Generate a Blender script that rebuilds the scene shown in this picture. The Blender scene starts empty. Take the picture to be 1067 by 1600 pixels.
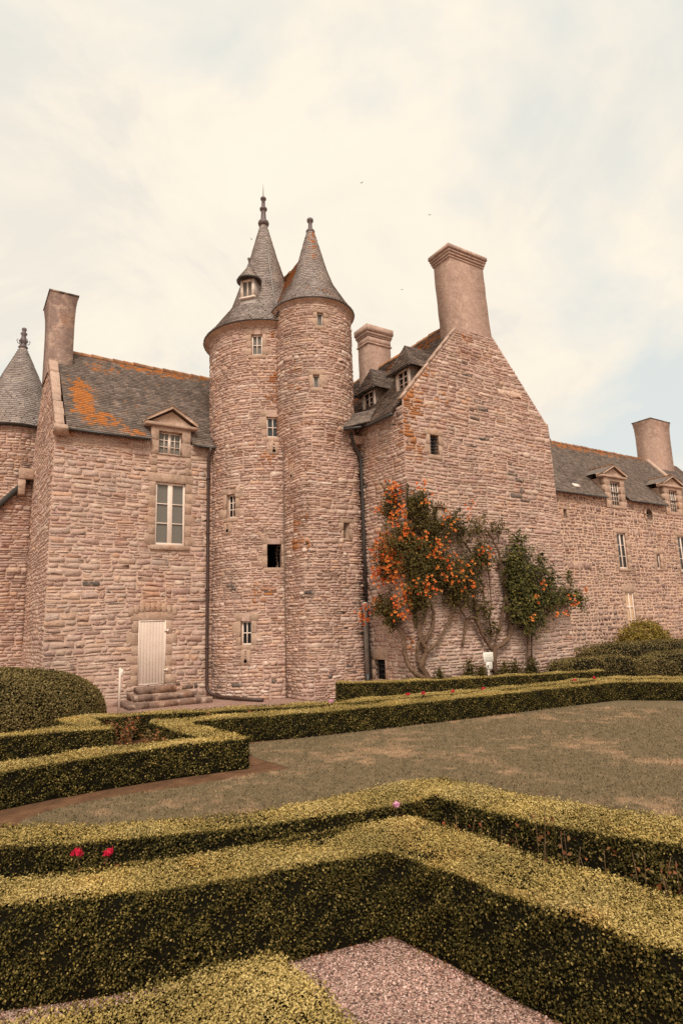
import bpy, math, random
import numpy as np
from mathutils import Matrix, Vector
from mathutils.geometry import tessellate_polygon

S = bpy.context.scene
COL = S.collection
rng = np.random.default_rng(7)
PI = math.pi

# ------------------------------------------------------------------ camera
cam = bpy.data.cameras.new('camera')
cam.sensor_fit = 'VERTICAL'; cam.sensor_height = 36.0; cam.lens = 962.7/1600*36
cam.clip_start = .05; cam.clip_end = 2000
camo = bpy.data.objects.new('camera', cam); COL.objects.link(camo)
R3 = ((0.84664987, -0.53126322, -0.03071465), (0.07030804, 0.16888544, -0.98312486), (0.52748534, 0.83020305, 0.18033891))
camo.matrix_world = Matrix(((R3[0][0], -R3[1][0], -R3[2][0], 0), (R3[0][1], -R3[1][1], -R3[2][1], 0),
                            (R3[0][2], -R3[1][2], -R3[2][2], 2.2), (0, 0, 0, 1)))
S.camera = camo
S.render.resolution_x = 682; S.render.resolution_y = 1024
S.view_settings.view_transform = 'Standard'; S.view_settings.look = 'None'
S.view_settings.exposure = 0.36; S.view_settings.gamma = 1.0
try:
    S.cycles.use_denoising = False
    S.cycles.max_bounces = 6
except Exception:
    pass


def s2l(c):
    return tuple((x/12.92 if x <= .04045 else ((x+.055)/1.055)**2.4) for x in (c[0]/255, c[1]/255, c[2]/255))


def C4(c):
    return s2l(c) + (1.0,)


# ------------------------------------------------------------------ node helper
class NT:
    def __init__(s, tree):
        s.t = tree; s.n = tree.nodes; s.l = tree.links

    def new(s, typ, **kw):
        n = s.n.new(typ)
        for k, v in kw.items():
            if k in n.inputs.keys() if isinstance(k, str) else False:
                n.inputs[k].default_value = v
            else:
                setattr(n, k, v)
        return n

    def link(s, a, b):
        s.l.new(a, b)

    def math(s, op, a, b=None, clamp=False):
        n = s.n.new('ShaderNodeMath'); n.operation = op; n.use_clamp = clamp
        for i, x in enumerate((a, b)):
            if x is None: continue
            if isinstance(x, (int, float)): n.inputs[i].default_value = x
            else: s.link(x, n.inputs[i])
        return n.outputs[0]

    def mix(s, fac, a, b, mode='MIX'):
        n = s.n.new('ShaderNodeMix'); n.data_type = 'RGBA'; n.blend_type = mode; n.clamp_result = False
        for sock, x in ((n.inputs[0], fac), (n.inputs[6], a), (n.inputs[7], b)):
            if isinstance(x, (int, float)): sock.default_value = x
            elif isinstance(x, tuple): sock.default_value = x if len(x) == 4 else x+(1,)
            else: s.link(x, sock)
        return n.outputs[2]

    def noise(s, vec, scale, detail=4, rough=.55, dist=0.0):
        n = s.n.new('ShaderNodeTexNoise')
        n.inputs['Scale'].default_value = scale; n.inputs['Detail'].default_value = detail
        n.inputs['Roughness'].default_value = rough; n.inputs['Distortion'].default_value = dist
        if vec is not None: s.link(vec, n.inputs['Vector'])
        return n.outputs[0]

    def ramp(s, fac, stops, interp='LINEAR'):
        n = s.n.new('ShaderNodeValToRGB'); n.color_ramp.interpolation = interp
        e = n.color_ramp.elements
        while len(e) < len(stops): e.new(.5)
        for i, (p, c) in enumerate(stops):
            e[i].position = p; e[i].color = c if len(c) == 4 else c+(1,)
        s.link(fac, n.inputs[0])
        return n.outputs[0]

    def val(s, fac, a, b):
        n = s.n.new('ShaderNodeMapRange'); n.clamp = True
        n.inputs[1].default_value = a; n.inputs[2].default_value = b
        s.link(fac, n.inputs[0]); return n.outputs[0]

    def attr(s, name):
        n = s.n.new('ShaderNodeAttribute'); n.attribute_name = name
        return n.outputs['Fac']

    def pos(s):
        return s.n.new('ShaderNodeNewGeometry').outputs['Position']

    def scalevec(s, v, k):
        n = s.n.new('ShaderNodeVectorMath'); n.operation = 'MULTIPLY'; s.link(v, n.inputs[0]); n.inputs[1].default_value = k
        return n.outputs[0]

    def bump(s, h, strength, dist):
        n = s.n.new('ShaderNodeBump'); n.inputs['Strength'].default_value = strength; n.inputs['Distance'].default_value = dist
        s.link(h, n.inputs['Height']); return n.outputs[0]


# ------------------------------------------------------------------ sky and sun
SUN_EL, SUN_AZ = 50.0, 208.0      # azimuth clockwise from +Y: over the viewer's left shoulder
w = bpy.data.worlds.new('World'); S.world = w; w.use_nodes = True
wt = NT(w.node_tree); w.node_tree.nodes.clear()
sky = wt.n.new('ShaderNodeTexSky'); sky.sky_type = 'NISHITA'; sky.sun_disc = False
sky.sun_elevation = math.radians(SUN_EL); sky.sun_rotation = math.radians(SUN_AZ)
sky.dust_density = 3.0; sky.air_density = 1.0
tc = wt.n.new('ShaderNodeTexCoord')
sep = wt.n.new('ShaderNodeSeparateXYZ'); wt.link(tc.outputs['Generated'], sep.inputs[0])
zc = wt.math('ADD', wt.math('MAXIMUM', sep.outputs[2], 0.0), .42)
cx_ = wt.math('DIVIDE', sep.outputs[0], zc); cy_ = wt.math('DIVIDE', sep.outputs[1], zc)
comb = wt.n.new('ShaderNodeCombineXYZ'); wt.link(cx_, comb.inputs[0]); wt.link(cy_, comb.inputs[1])
comb.inputs[2].default_value = 2.9
n1 = wt.noise(comb.outputs[0], 1.5, 6, .55, .5)
n2 = wt.noise(comb.outputs[0], 4.6, 5, .55, .2)
cl = wt.math('ADD', wt.math('MULTIPLY', n1, .72), wt.math('MULTIPLY', n2, .28))
mask = wt.val(cl, .40, .53)
cloud = wt.ramp(wt.val(wt.noise(comb.outputs[0], 2.7, 6, .6, .8), .36, .62), [(0, (6.8, 6.4, 5.65)), (.4, (7.6, 6.95, 5.9)), (1, (8.1, 7.3, 6.1))])
hazy = wt.mix(.86, sky.outputs[0], (6.5, 6.75, 6.35))
colr = wt.mix(mask, hazy, cloud)
bg = wt.n.new('ShaderNodeBackground'); bg.inputs[1].default_value = .10
wt.link(colr, bg.inputs[0])
wo = wt.n.new('ShaderNodeOutputWorld'); wt.link(bg.outputs[0], wo.inputs[0])

sl = bpy.data.lights.new('sun', 'SUN'); sl.energy = 2.5; sl.angle = math.radians(22); sl.color = (1.0, .91, .81)
so = bpy.data.objects.new('sun', sl); COL.objects.link(so)
az, el = math.radians(SUN_AZ), math.radians(SUN_EL)
sd = Vector((math.sin(az)*math.cos(el), math.cos(az)*math.cos(el), math.sin(el)))
so.rotation_euler = sd.to_track_quat('Z', 'Y').to_euler(); so.location = (10, -20, 40)


# ------------------------------------------------------------------ materials
def new_mat(name):
    m = bpy.data.materials.new(name); m.use_nodes = True
    t = NT(m.node_tree); b = m.node_tree.nodes['Principled BSDF']
    b.inputs['Specular IOR Level'].default_value = .25
    return m, t, b


ORANGE = C4((198, 122, 54))


def stone_mat(name, stops, bump=.6, lich=ORANGE, grey=(120, 108, 98), fine=26.0, smear=.68):
    m, t, b = new_mat(name)
    p = t.pos()
    rnd = t.attr('rnd')
    base = t.ramp(rnd, [(i/(len(stops)-1), s2l(c)) for i, c in enumerate(stops)])
    f1 = t.noise(p, 7.0, 6, .65)
    base = t.mix(1.0, base, t.ramp(f1, [(.25, (.72, .69, .68)), (.5, (.99, 1.01, 1.03)), (.78, (1.20, 1.20, 1.18))]), 'MULTIPLY')
    f2 = t.noise(p, .55, 4, .6)
    base = t.mix(t.math('MULTIPLY', t.val(f2, .50, .74), .38), base, C4(grey))
    f5 = t.noise(p, .8, 5, .6, .8)
    base = t.mix(t.math('MULTIPLY', t.val(f5, .56, .72), .30), base, C4((196, 132, 84)))
    f6 = t.noise(p, 3.4, 6, .68, .6)
    base = t.mix(t.math('MULTIPLY', t.val(f6, .50, .62), smear), base, C4((206, 176, 156)))
    f3 = t.noise(p, 60.0, 3, .7)
    base = t.mix(.55, base, t.ramp(f3, [(.3, (.50, .48, .46)), (.6, (1.14, 1.14, 1.14))]), 'MULTIPLY')
    lm = t.math('ADD', t.attr('lich'), t.math('MULTIPLY', t.noise(p, 5.5, 5, .65), .8))
    lm = t.val(lm, .74, .88)
    base = t.mix(t.math('MULTIPLY', lm, .85), base, t.mix(t.noise(p, 20, 3), lich, C4((150, 92, 44))))
    t.link(base, b.inputs['Base Color']); b.inputs['Roughness'].default_value = .95
    b.inputs['Specular IOR Level'].default_value = .12
    st = t.scalevec(p, (1, 1, 2.6))
    h = t.math('ADD', t.math('MULTIPLY', t.noise(st, 6.5, 5, .7, .8), 1.0), t.math('MULTIPLY', t.noise(st, fine, 5, .75), .55))
    t.link(t.bump(h, bump, .06), b.inputs['Normal'])
    return m


PINK = [(172, 138, 124), (206, 170, 152), (188, 158, 142), (216, 182, 162), (178, 142, 128), (210, 168, 140), (226, 198, 178), (184, 146, 134), (208, 176, 160), (196, 170, 154), (212, 178, 156)]
M = {}
M['stone'] = stone_mat('pink_rubble_stone', PINK, .7)
M['tower'] = stone_mat('tower_rubble_stone', [(186, 152, 136), (218, 182, 162), (202, 168, 152), (230, 196, 176), (190, 154, 138), (222, 180, 152), (234, 208, 190), (198, 160, 146), (220, 190, 172)], .8)
M['wingstone'] = stone_mat('dark_rubble_stone', [(146, 116, 106), (184, 150, 134), (164, 130, 118), (202, 168, 148), (136, 110, 104), (190, 154, 136), (156, 132, 122)], .6)
M['mortar'] = stone_mat('lime_mortar', [(206, 172, 152), (214, 180, 160)], .6)
M['towermortar'] = stone_mat('shaded_lime_mortar', [(200, 166, 148), (210, 178, 160)], .6)
M['wingmortar'] = stone_mat('pale_lime_mortar', [(214, 178, 152), (222, 188, 162)], .5)
M['dressed'] = stone_mat('dressed_granite', [(174, 144, 124), (188, 156, 134), (180, 150, 128), (192, 160, 138)], .5, fine=50)
M['render'] = stone_mat('rough_render', [(180, 148, 132), (188, 156, 138)], .4, grey=(112, 94, 82), fine=14)
M['renderdark'] = stone_mat('weathered_render', [(150, 126, 114), (158, 132, 120)], .4, grey=(96, 80, 70), fine=14)
M['step'] = stone_mat('worn_step_stone', [(120, 98, 86), (134, 110, 96), (126, 102, 90)], .25)
M['darkstone'] = stone_mat('dark_dolerite', [(84, 76, 72), (112, 100, 92)], .5)
M['copingstone'] = stone_mat('pale_coping_stone', [(186, 154, 134), (200, 170, 150)], .7)


def slate_mat(name, stops, dull=(112, 94, 80)):
    m, t, b = new_mat(name); p = t.pos()
    base = t.ramp(t.attr('rnd'), [(i/(len(stops)-1), s2l(c)) for i, c in enumerate(stops)])
    f = t.noise(p, 2.2, 6, .65)
    base = t.mix(1.0, base, t.ramp(f, [(.28, (.62, .60, .58)), (.55, (1, 1, 1)), (.8, (1.3, 1.26, 1.2))]), 'MULTIPLY')
    base = t.mix(t.math('MULTIPLY', t.val(t.noise(p, .7, 5, .6), .5, .7), .5), base, C4(dull))
    lm = t.math('ADD', t.attr('lich'), t.math('MULTIPLY', t.noise(p, 5.0, 6, .72), 1.5))
    lm = t.val(lm, 1.17, 1.30)
    base = t.mix(lm, base, t.mix(t.noise(p, 18, 3), C4((204, 122, 48)), C4((158, 104, 56))))
    t.link(base, b.inputs['Base Color'])
    b.inputs['Roughness'].default_value = .7; b.inputs['Specular IOR Level'].default_value = .35
    t.link(t.bump(t.noise(p, 40, 4, .7), .4, .02), b.inputs['Normal'])
    return m


M['slate'] = slate_mat('weathered_slate', [(106, 94, 86), (132, 116, 104), (118, 104, 94), (148, 130, 118), (100, 88, 82), (128, 110, 96)])
M['conesl'] = slate_mat('pale_cone_slate', [(152, 140, 134), (172, 160, 152), (162, 150, 143), (184, 170, 160), (146, 134, 129)], (164, 146, 130))
M['ridge'] = slate_mat('ridge_tile', [(150, 104, 72), (172, 124, 88), (138, 98, 72)], (150, 104, 70))


def plain(name, col, rough=.6, var=.25, scale=12, spec=.3, metal=0.0, bump=.15):
    m, t, b = new_mat(name); p = t.pos()
    f = t.noise(p, scale, 5, .65)
    lo, hi = 1-var, 1+var*.6
    base = t.mix(1.0, C4(col), t.ramp(f, [(.3, (lo, lo, lo)), (.7, (hi, hi, hi))]), 'MULTIPLY')
    t.link(base, b.inputs['Base Color']); b.inputs['Roughness'].default_value = rough
    b.inputs['Specular IOR Level'].default_value = spec; b.inputs['Metallic'].default_value = metal
    if bump: t.link(t.bump(t.noise(p, 40, 4), bump, .01), b.inputs['Normal'])
    return m


M['white'] = plain('white_paint', (228, 208, 192), .5, .10, 5)
M['door'] = plain('cream_door_paint', (214, 192, 176), .55, .10, 3)
M['iron'] = plain('dark_iron', (46, 42, 40), .5, .3, 20, .4)
M['gutter'] = plain('gutter_metal', (58, 54, 50), .45, .3, 9, .5)
M['rustpipe'] = plain('brown_pipe', (72, 52, 44), .5, .3, 9, .4)
M['zinc'] = plain('zinc', (150, 142, 134), .42, .25, 6, .5, .3)
M['lead'] = plain('lead_finial', (104, 88, 84), .5, .35, 14, .4)
M['cable'] = plain('cable', (120, 104, 92), .5, .2)
M['curtain'] = plain('curtain', (206, 172, 138), .8, .12, 6)
M['dark'] = plain('dark_interior', (14, 13, 12), .9, .2, 5, .05, 0, 0)
M['board'] = plain('notice_board', (236, 228, 214), .5, .06, 8)
M['ink'] = plain('notice_ink', (96, 88, 82), .7, .1)
M['bark'] = plain('vine_bark', (112, 88, 70), .9, .55, 22, .1, 0, .9)
M['stem'] = plain('rose_stem', (110, 84, 58), .8, .3)
M['birdm'] = plain('bird_feathers', (60, 54, 52), .8, .2)
M['rosered'] = plain('rose_red', (206, 30, 62), .6, .2, 30)
M['rosepink'] = plain('rose_pink', (226, 160, 186), .6, .15, 30)
M['bedsoil'] = plain('bed_soil', (104, 70, 50), .95, .5, 9, .1, 0, .9)


def glass_mat(name, col, rough=.06, spec=.6):
    m, t, b = new_mat(name)
    b.inputs['Base Color'].default_value = C4(col); b.inputs['Roughness'].default_value = rough
    b.inputs['Specular IOR Level'].default_value = spec
    t.link(t.bump(t.noise(t.pos(), 3.5, 2), .10, .02), b.inputs['Normal'])
    return m


M['glass'] = glass_mat('window_glass', (52, 50, 48))
M['greyglass'] = glass_mat('grey_reflection_glass', (112, 106, 97), .25, .35)  # grey of the reflection painted into the pane's base colour
M['darkglass'] = glass_mat('dark_window_glass', (20, 19, 19), .05, .4)


def leaf_mat(name, stops, rough=.55, trans=.0, spec=.3, brown=0.0):
    m, t, b = new_mat(name)
    base = t.ramp(t.attr('rnd'), [(i/(len(stops)-1), s2l(c)) for i, c in enumerate(stops)])
    big = t.noise(t.pos(), 1.6, 4, .6)
    base = t.mix(1.0, base, t.ramp(big, [(.3, (.74, .74, .74)), (.7, (1.2, 1.16, 1.08))]), 'MULTIPLY')
    if brown:
        base = t.mix(t.math('MULTIPLY', t.val(t.noise(t.pos(), 2.7, 5, .65), .56, .72), brown), base, t.mix(1.0, base, (1.12, .80, .62), 'MULTIPLY'))
    t.link(base, b.inputs['Base Color']); b.inputs['Roughness'].default_value = rough
    b.inputs['Specular IOR Level'].default_value = spec
    if trans:
        tr = t.n.new('ShaderNodeBsdfTranslucent'); t.link(base, tr.inputs[0])
        mx = t.n.new('ShaderNodeMixShader'); mx.inputs[0].default_value = trans
        t.link(b.outputs[0], mx.inputs[1]); t.link(tr.outputs[0], mx.inputs[2])
        t.link(mx.outputs[0], m.node_tree.nodes['Material Output'].inputs[0])
    return m


# box leaves: rnd below .5 are old leaves with painted side shade, above young shoots with painted top light
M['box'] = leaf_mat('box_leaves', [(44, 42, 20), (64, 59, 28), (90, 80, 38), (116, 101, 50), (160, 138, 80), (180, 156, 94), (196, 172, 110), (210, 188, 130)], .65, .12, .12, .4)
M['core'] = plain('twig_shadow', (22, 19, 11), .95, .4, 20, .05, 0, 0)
M['vine'] = leaf_mat('vine_leaves', [(46, 42, 20), (66, 58, 28), (86, 76, 38), (108, 92, 48), (132, 112, 62)], .6, .15, .15)
M['ivy'] = leaf_mat('ivy_leaves', [(42, 44, 18), (58, 58, 24), (80, 76, 34), (108, 98, 46), (126, 112, 56)], .55, .12, .18)
M['laurel'] = leaf_mat('clipped_shrub_leaves', [(52, 46, 24), (80, 70, 38), (108, 94, 54), (136, 118, 72), (158, 138, 92)], .6, .10, .18)
M['yellowbush'] = leaf_mat('yellow_shrub_leaves', [(84, 74, 26), (120, 104, 40), (148, 126, 52), (170, 140, 66)], .55, .12, .25)
M['blossom'] = leaf_mat('orange_blossom', [(222, 92, 46), (238, 130, 60), (242, 158, 80), (232, 112, 54), (246, 178, 104)], .6, .2, .2)
M['roseleaf'] = leaf_mat('rose_leaves', [(60, 52, 26), (92, 76, 40), (128, 62, 34), (120, 98, 56), (150, 76, 44)], .6, .1, .2)


def lawn_mat(name, blades):
    m, t, b = new_mat(name); p = t.pos()
    dry = t.math('ADD', t.math('MULTIPLY', t.noise(p, .5, 4, .6, .6), .5), t.math('MULTIPLY', t.noise(p, 2.2, 6, .7, .5), .5))
    fac = t.val(dry, .51, .60)
    green = t.ramp(t.noise(p, 6, 5, .7), [(.3, s2l((108, 94, 71))), (.7, s2l((136, 117, 89)))])
    straw = t.ramp(t.noise(p, 9, 5, .7), [(.3, s2l((156, 125, 97))), (.7, s2l((192, 156, 124)))])
    base = t.mix(t.math('MULTIPLY', fac, .80), green, straw)
    if blades:
        base = t.mix(1.0, base, t.ramp(t.attr('rnd'), [(0, (.78, .78, .75)), (1, (1.24, 1.22, 1.18))]), 'MULTIPLY')
    else:
        base = t.mix(.8, base, t.ramp(t.noise(p, 55, 3, .8), [(.3, (.5, .5, .5)), (.7, (1.35, 1.35, 1.35))]), 'MULTIPLY')
        t.link(t.bump(t.noise(p, 60, 4, .7), .8, .03), b.inputs['Normal'])
    t.link(base, b.inputs['Base Color']); b.inputs['Roughness'].default_value = .9
    b.inputs['Specular IOR Level'].default_value = .1
    return m


M['lawn'] = lawn_mat('mown_lawn', False); M['blade'] = lawn_mat('grass_blades', True)


def gravel_mat():
    m, t, b = new_mat('pink_gravel'); p = t.pos()
    vs = []
    v = t.n.new('ShaderNodeTexVoronoi'); v.inputs['Scale'].default_value = 78; v.inputs['Randomness'].default_value = 1
    t.link(p, v.inputs['Vector'])
    sepc = t.n.new('ShaderNodeSeparateColor'); t.link(v.outputs['Color'], sepc.inputs[0])
    base = t.ramp(sepc.outputs[0], [(0, s2l((86, 70, 64))), (.18, s2l((146, 116, 104))), (.32, s2l((190, 152, 136))), (.7, s2l((208, 170, 152))), (1, s2l((228, 200, 186)))])
    base = t.mix(.85, base, t.ramp(v.outputs['Distance'], [(.25, (1, 1, 1)), (.75, (.38, .34, .32))]), 'MULTIPLY')
    base = t.mix(1.0, base, t.ramp(t.noise(p, 1.2, 5, .6), [(.3, (.82, .80, .78)), (.7, (1.1, 1.08, 1.06))]), 'MULTIPLY')
    t.link(base, b.inputs['Base Color']); b.inputs['Roughness'].default_value = .9
    inv = t.math('SUBTRACT', 1.0, v.outputs['Distance'])
    t.link(t.bump(inv, .9, .012), b.inputs['Normal'])
    return m


M['gravel'] = gravel_mat()
M['pebble'] = leaf_mat('gravel_pebbles', [(70, 58, 56), (130, 100, 92), (190, 148, 138), (206, 166, 156), (228, 200, 190)], .9, 0, .2)


def soil_mat():
    m, t, b = new_mat('bare_soil'); p = t.pos()
    base = t.ramp(t.noise(p, 3, 6, .7), [(.3, s2l((84, 58, 40))), (.55, s2l((116, 82, 56))), (.75, s2l((146, 106, 76)))])
    base = t.mix(.7, base, t.ramp(t.noise(p, 40, 4, .8), [(.3, (.55, .55, .55)), (.7, (1.25, 1.25, 1.25))]), 'MULTIPLY')
    t.link(base, b.inputs['Base Color']); b.inputs['Roughness'].default_value = .95
    t.link(t.bump(t.noise(p, 30, 5, .7), .8, .03), b.inputs['Normal'])
    return m


M['soil'] = soil_mat()


# ------------------------------------------------------------------ mesh helper
WP = {}          # world origin of every object built


class MB:
    def __init__(s):
        s.V = []; s.F = []; s.n = 0; s.A = {'rnd': [], 'lich': []}

    def add(s, V, F, rnd=None, lich=None, mi=0):
        V = np.asarray(V, float).reshape(-1, 3)
        if not isinstance(F, list): F = [F]
        for f in F:
            f = np.asarray(f, int)
            if f.size: s.F.append((f + s.n, mi))
        k = len(V)
        for nm, x, dflt in (('rnd', rnd, .5), ('lich', lich, 0.0)):
            s.A[nm].append(np.full(k, dflt) if x is None else np.broadcast_to(np.asarray(x, float), (k,)))
        s.V.append(V); s.n += k

    def build(s, name, mats, parent=None, smooth=False, **props):
        if not isinstance(mats, (list, tuple)): mats = [mats]
        V = np.concatenate(s.V)
        c = np.array([(V[:, 0].min()+V[:, 0].max())/2, (V[:, 1].min()+V[:, 1].max())/2, V[:, 2].min()])
        me = bpy.data.meshes.new(name)
        nl = sum(f.size for f, _ in s.F); nf = sum(len(f) for f, _ in s.F)
        me.vertices.add(len(V)); me.loops.add(nl); me.polygons.add(nf)
        me.vertices.foreach_set('co', (V-c).astype(np.float32).ravel())
        me.loops.foreach_set('vertex_index', np.concatenate([f.ravel() for f, _ in s.F]).astype(np.int32))
        tot = np.concatenate([np.full(len(f), f.shape[1]) for f, _ in s.F])
        st = np.concatenate([[0], np.cumsum(tot)[:-1]])
        me.polygons.foreach_set('loop_start', st.astype(np.int32))
        me.polygons.foreach_set('material_index', np.concatenate([np.full(len(f), m) for f, m in s.F]).astype(np.int32))
        if smooth: me.polygons.foreach_set('use_smooth', np.ones(nf, bool))
        me.update(calc_edges=True)
        for m in mats: me.materials.append(M[m])
        for nm, L in s.A.items():
            a = me.attributes.new(nm, 'FLOAT', 'POINT'); a.data.foreach_set('value', np.concatenate(L).astype(np.float32))
        o = bpy.data.objects.new(name, me); COL.objects.link(o)
        if parent is not None:
            o.parent = parent; o.location = Vector(c) - Vector(WP[parent])
        else:
            o.location = c
        WP[o] = tuple(c)
        for k, v in props.items(): o[k] = v
        return o


def thing(name, label, cat, loc, group=None):
    o = bpy.data.objects.new(name, None); COL.objects.link(o); o.location = loc; o.empty_display_size = .3
    o['label'] = label; o['category'] = cat
    if group: o['group'] = group
    WP[o] = tuple(loc)
    return o


# ------------------------------------------------------------------ charts: (u along, v up, d out) -> world
class Flat:
    def __init__(s, O, U, V, N):
        s.O, s.U, s.V, s.N = (np.array(x, float) for x in (O, U, V, N))

    def __call__(s, u, v, d):
        u, v, d = np.broadcast_arrays(np.asarray(u, float), v, d)
        return s.O + u[..., None]*s.U + v[..., None]*s.V + d[..., None]*s.N
    maxseg = 99.0


class Round:
    maxseg = .28

    def __init__(s, cx, cy, r): s.c = (cx, cy); s.r = r

    def rad(s, a, v): return np.full_like(a, s.r)

    def __call__(s, u, v, d):
        u, v, d = np.broadcast_arrays(np.asarray(u, float), np.asarray(v, float), np.asarray(d, float))
        a = u/s.r; R = s.rad(a, v) + d
        return np.stack([s.c[0]+R*np.sin(a), s.c[1]-R*np.cos(a), v], -1)


class Squinch(Round):
    """square stair turret that turns round above"""
    def __init__(s, cx, cy, r, half, z0, z1):
        super().__init__(cx, cy, r); s.h = half; s.z0 = z0; s.z1 = z1

    def rad(s, a, v):
        p = np.clip(9.0 + (v-1.0)*.0, 7, 12)
        sq = s.h/(np.abs(np.cos(a))**p + np.abs(np.sin(a))**p)**(1/p)
        t = np.clip((v-s.z0)/(s.z1-s.z0), 0, 1); t = t*t*(3-2*t)
        return sq*(1-t) + s.r*t


def cbox(mb, ch, u0, u1, v0, v1, d0, d1, bev=0.0, rnd=None, mi=0, lich=None):
    us = [u0, u1, u1, u0]; vs = [v0, v0, v1, v1]
    if bev:
        b = bev; ui = [u0+b, u1-b, u1-b, u0+b]; vi = [v0+b, v0+b, v1-b, v1-b]
        P = np.concatenate([ch(us, vs, d0), ch(us, vs, d1-b), ch(ui, vi, d1)])
        F = [[3, 2, 1, 0], [8, 9, 10, 11]]
        for k in range(4):
            j = (k+1) % 4
            F += [[k, j, 4+j, 4+k], [4+k, 4+j, 8+j, 8+k]]
    else:
        P = np.concatenate([ch(us, vs, d0), ch(us, vs, d1)])
        F = [[3, 2, 1, 0], [4, 5, 6, 7]] + [[k, (k+1) % 4, 4+(k+1) % 4, 4+k] for k in range(4)]
    mb.add(P, np.array(F), rnd=rng.random() if rnd is None else rnd, mi=mi, lich=lich)


WORLD = Flat((0, 0, 0), (1, 0, 0), (0, 1, 0), (0, 0, 1))


def wbox(mb, x0, x1, y0, y1, z0, z1, **k): cbox(mb, WORLD, x0, x1, y0, y1, z0, z1, **k)


def full_lims(u0, u1): return lambda v: (u0, u1)


def minus(iv, holes):
    out = [iv]
    for h0, h1 in holes:
        nx = []
        for a, b in out:
            if h1 <= a or h0 >= b: nx.append((a, b)); continue
            if h0 > a: nx.append((a, h0))
            if h1 < b: nx.append((h1, b))
        out = nx
    return out


def core(mb, ch, v0, v1, lims, holes, d=-.02, extra=(), mi=0):
    vs = sorted(set([v0, v1] + [h for x in holes for h in x[2:4] if v0 < h < v1] + [e for e in extra if v0 < e < v1]))
    if ch.maxseg < 9:
        fine = []
        for a, b in zip(vs[:-1], vs[1:]):
            n = max(1, math.ceil((b-a)/.5)); fine += [a+(b-a)*i/n for i in range(n)]
        vs = fine + [vs[-1]]
    for a, b in zip(vs[:-1], vs[1:]):
        l0, h0 = lims(a+1e-6); l1, h1 = lims(b-1e-6); mid = (a+b)/2
        hs = [(h[0], h[1]) for h in holes if h[2] < mid < h[3]]
        if not hs and ch.maxseg > 9:
            mb.add(ch([l0, h0, h1, l1], [a, a, b, b], d), np.array([[0, 1, 2, 3]]), rnd=rng.random(), mi=mi); continue
        for x0, x1 in minus((l0, h0), hs):
            n = max(1, math.ceil((x1-x0)/ch.maxseg)); xs = np.linspace(x0, x1, n+1)
            for p, q in zip(xs[:-1], xs[1:]):
                mb.add(ch([p, q, q, p], [a, a, b, b], d), np.array([[0, 1, 2, 3]]), rnd=.5, mi=mi)


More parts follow.
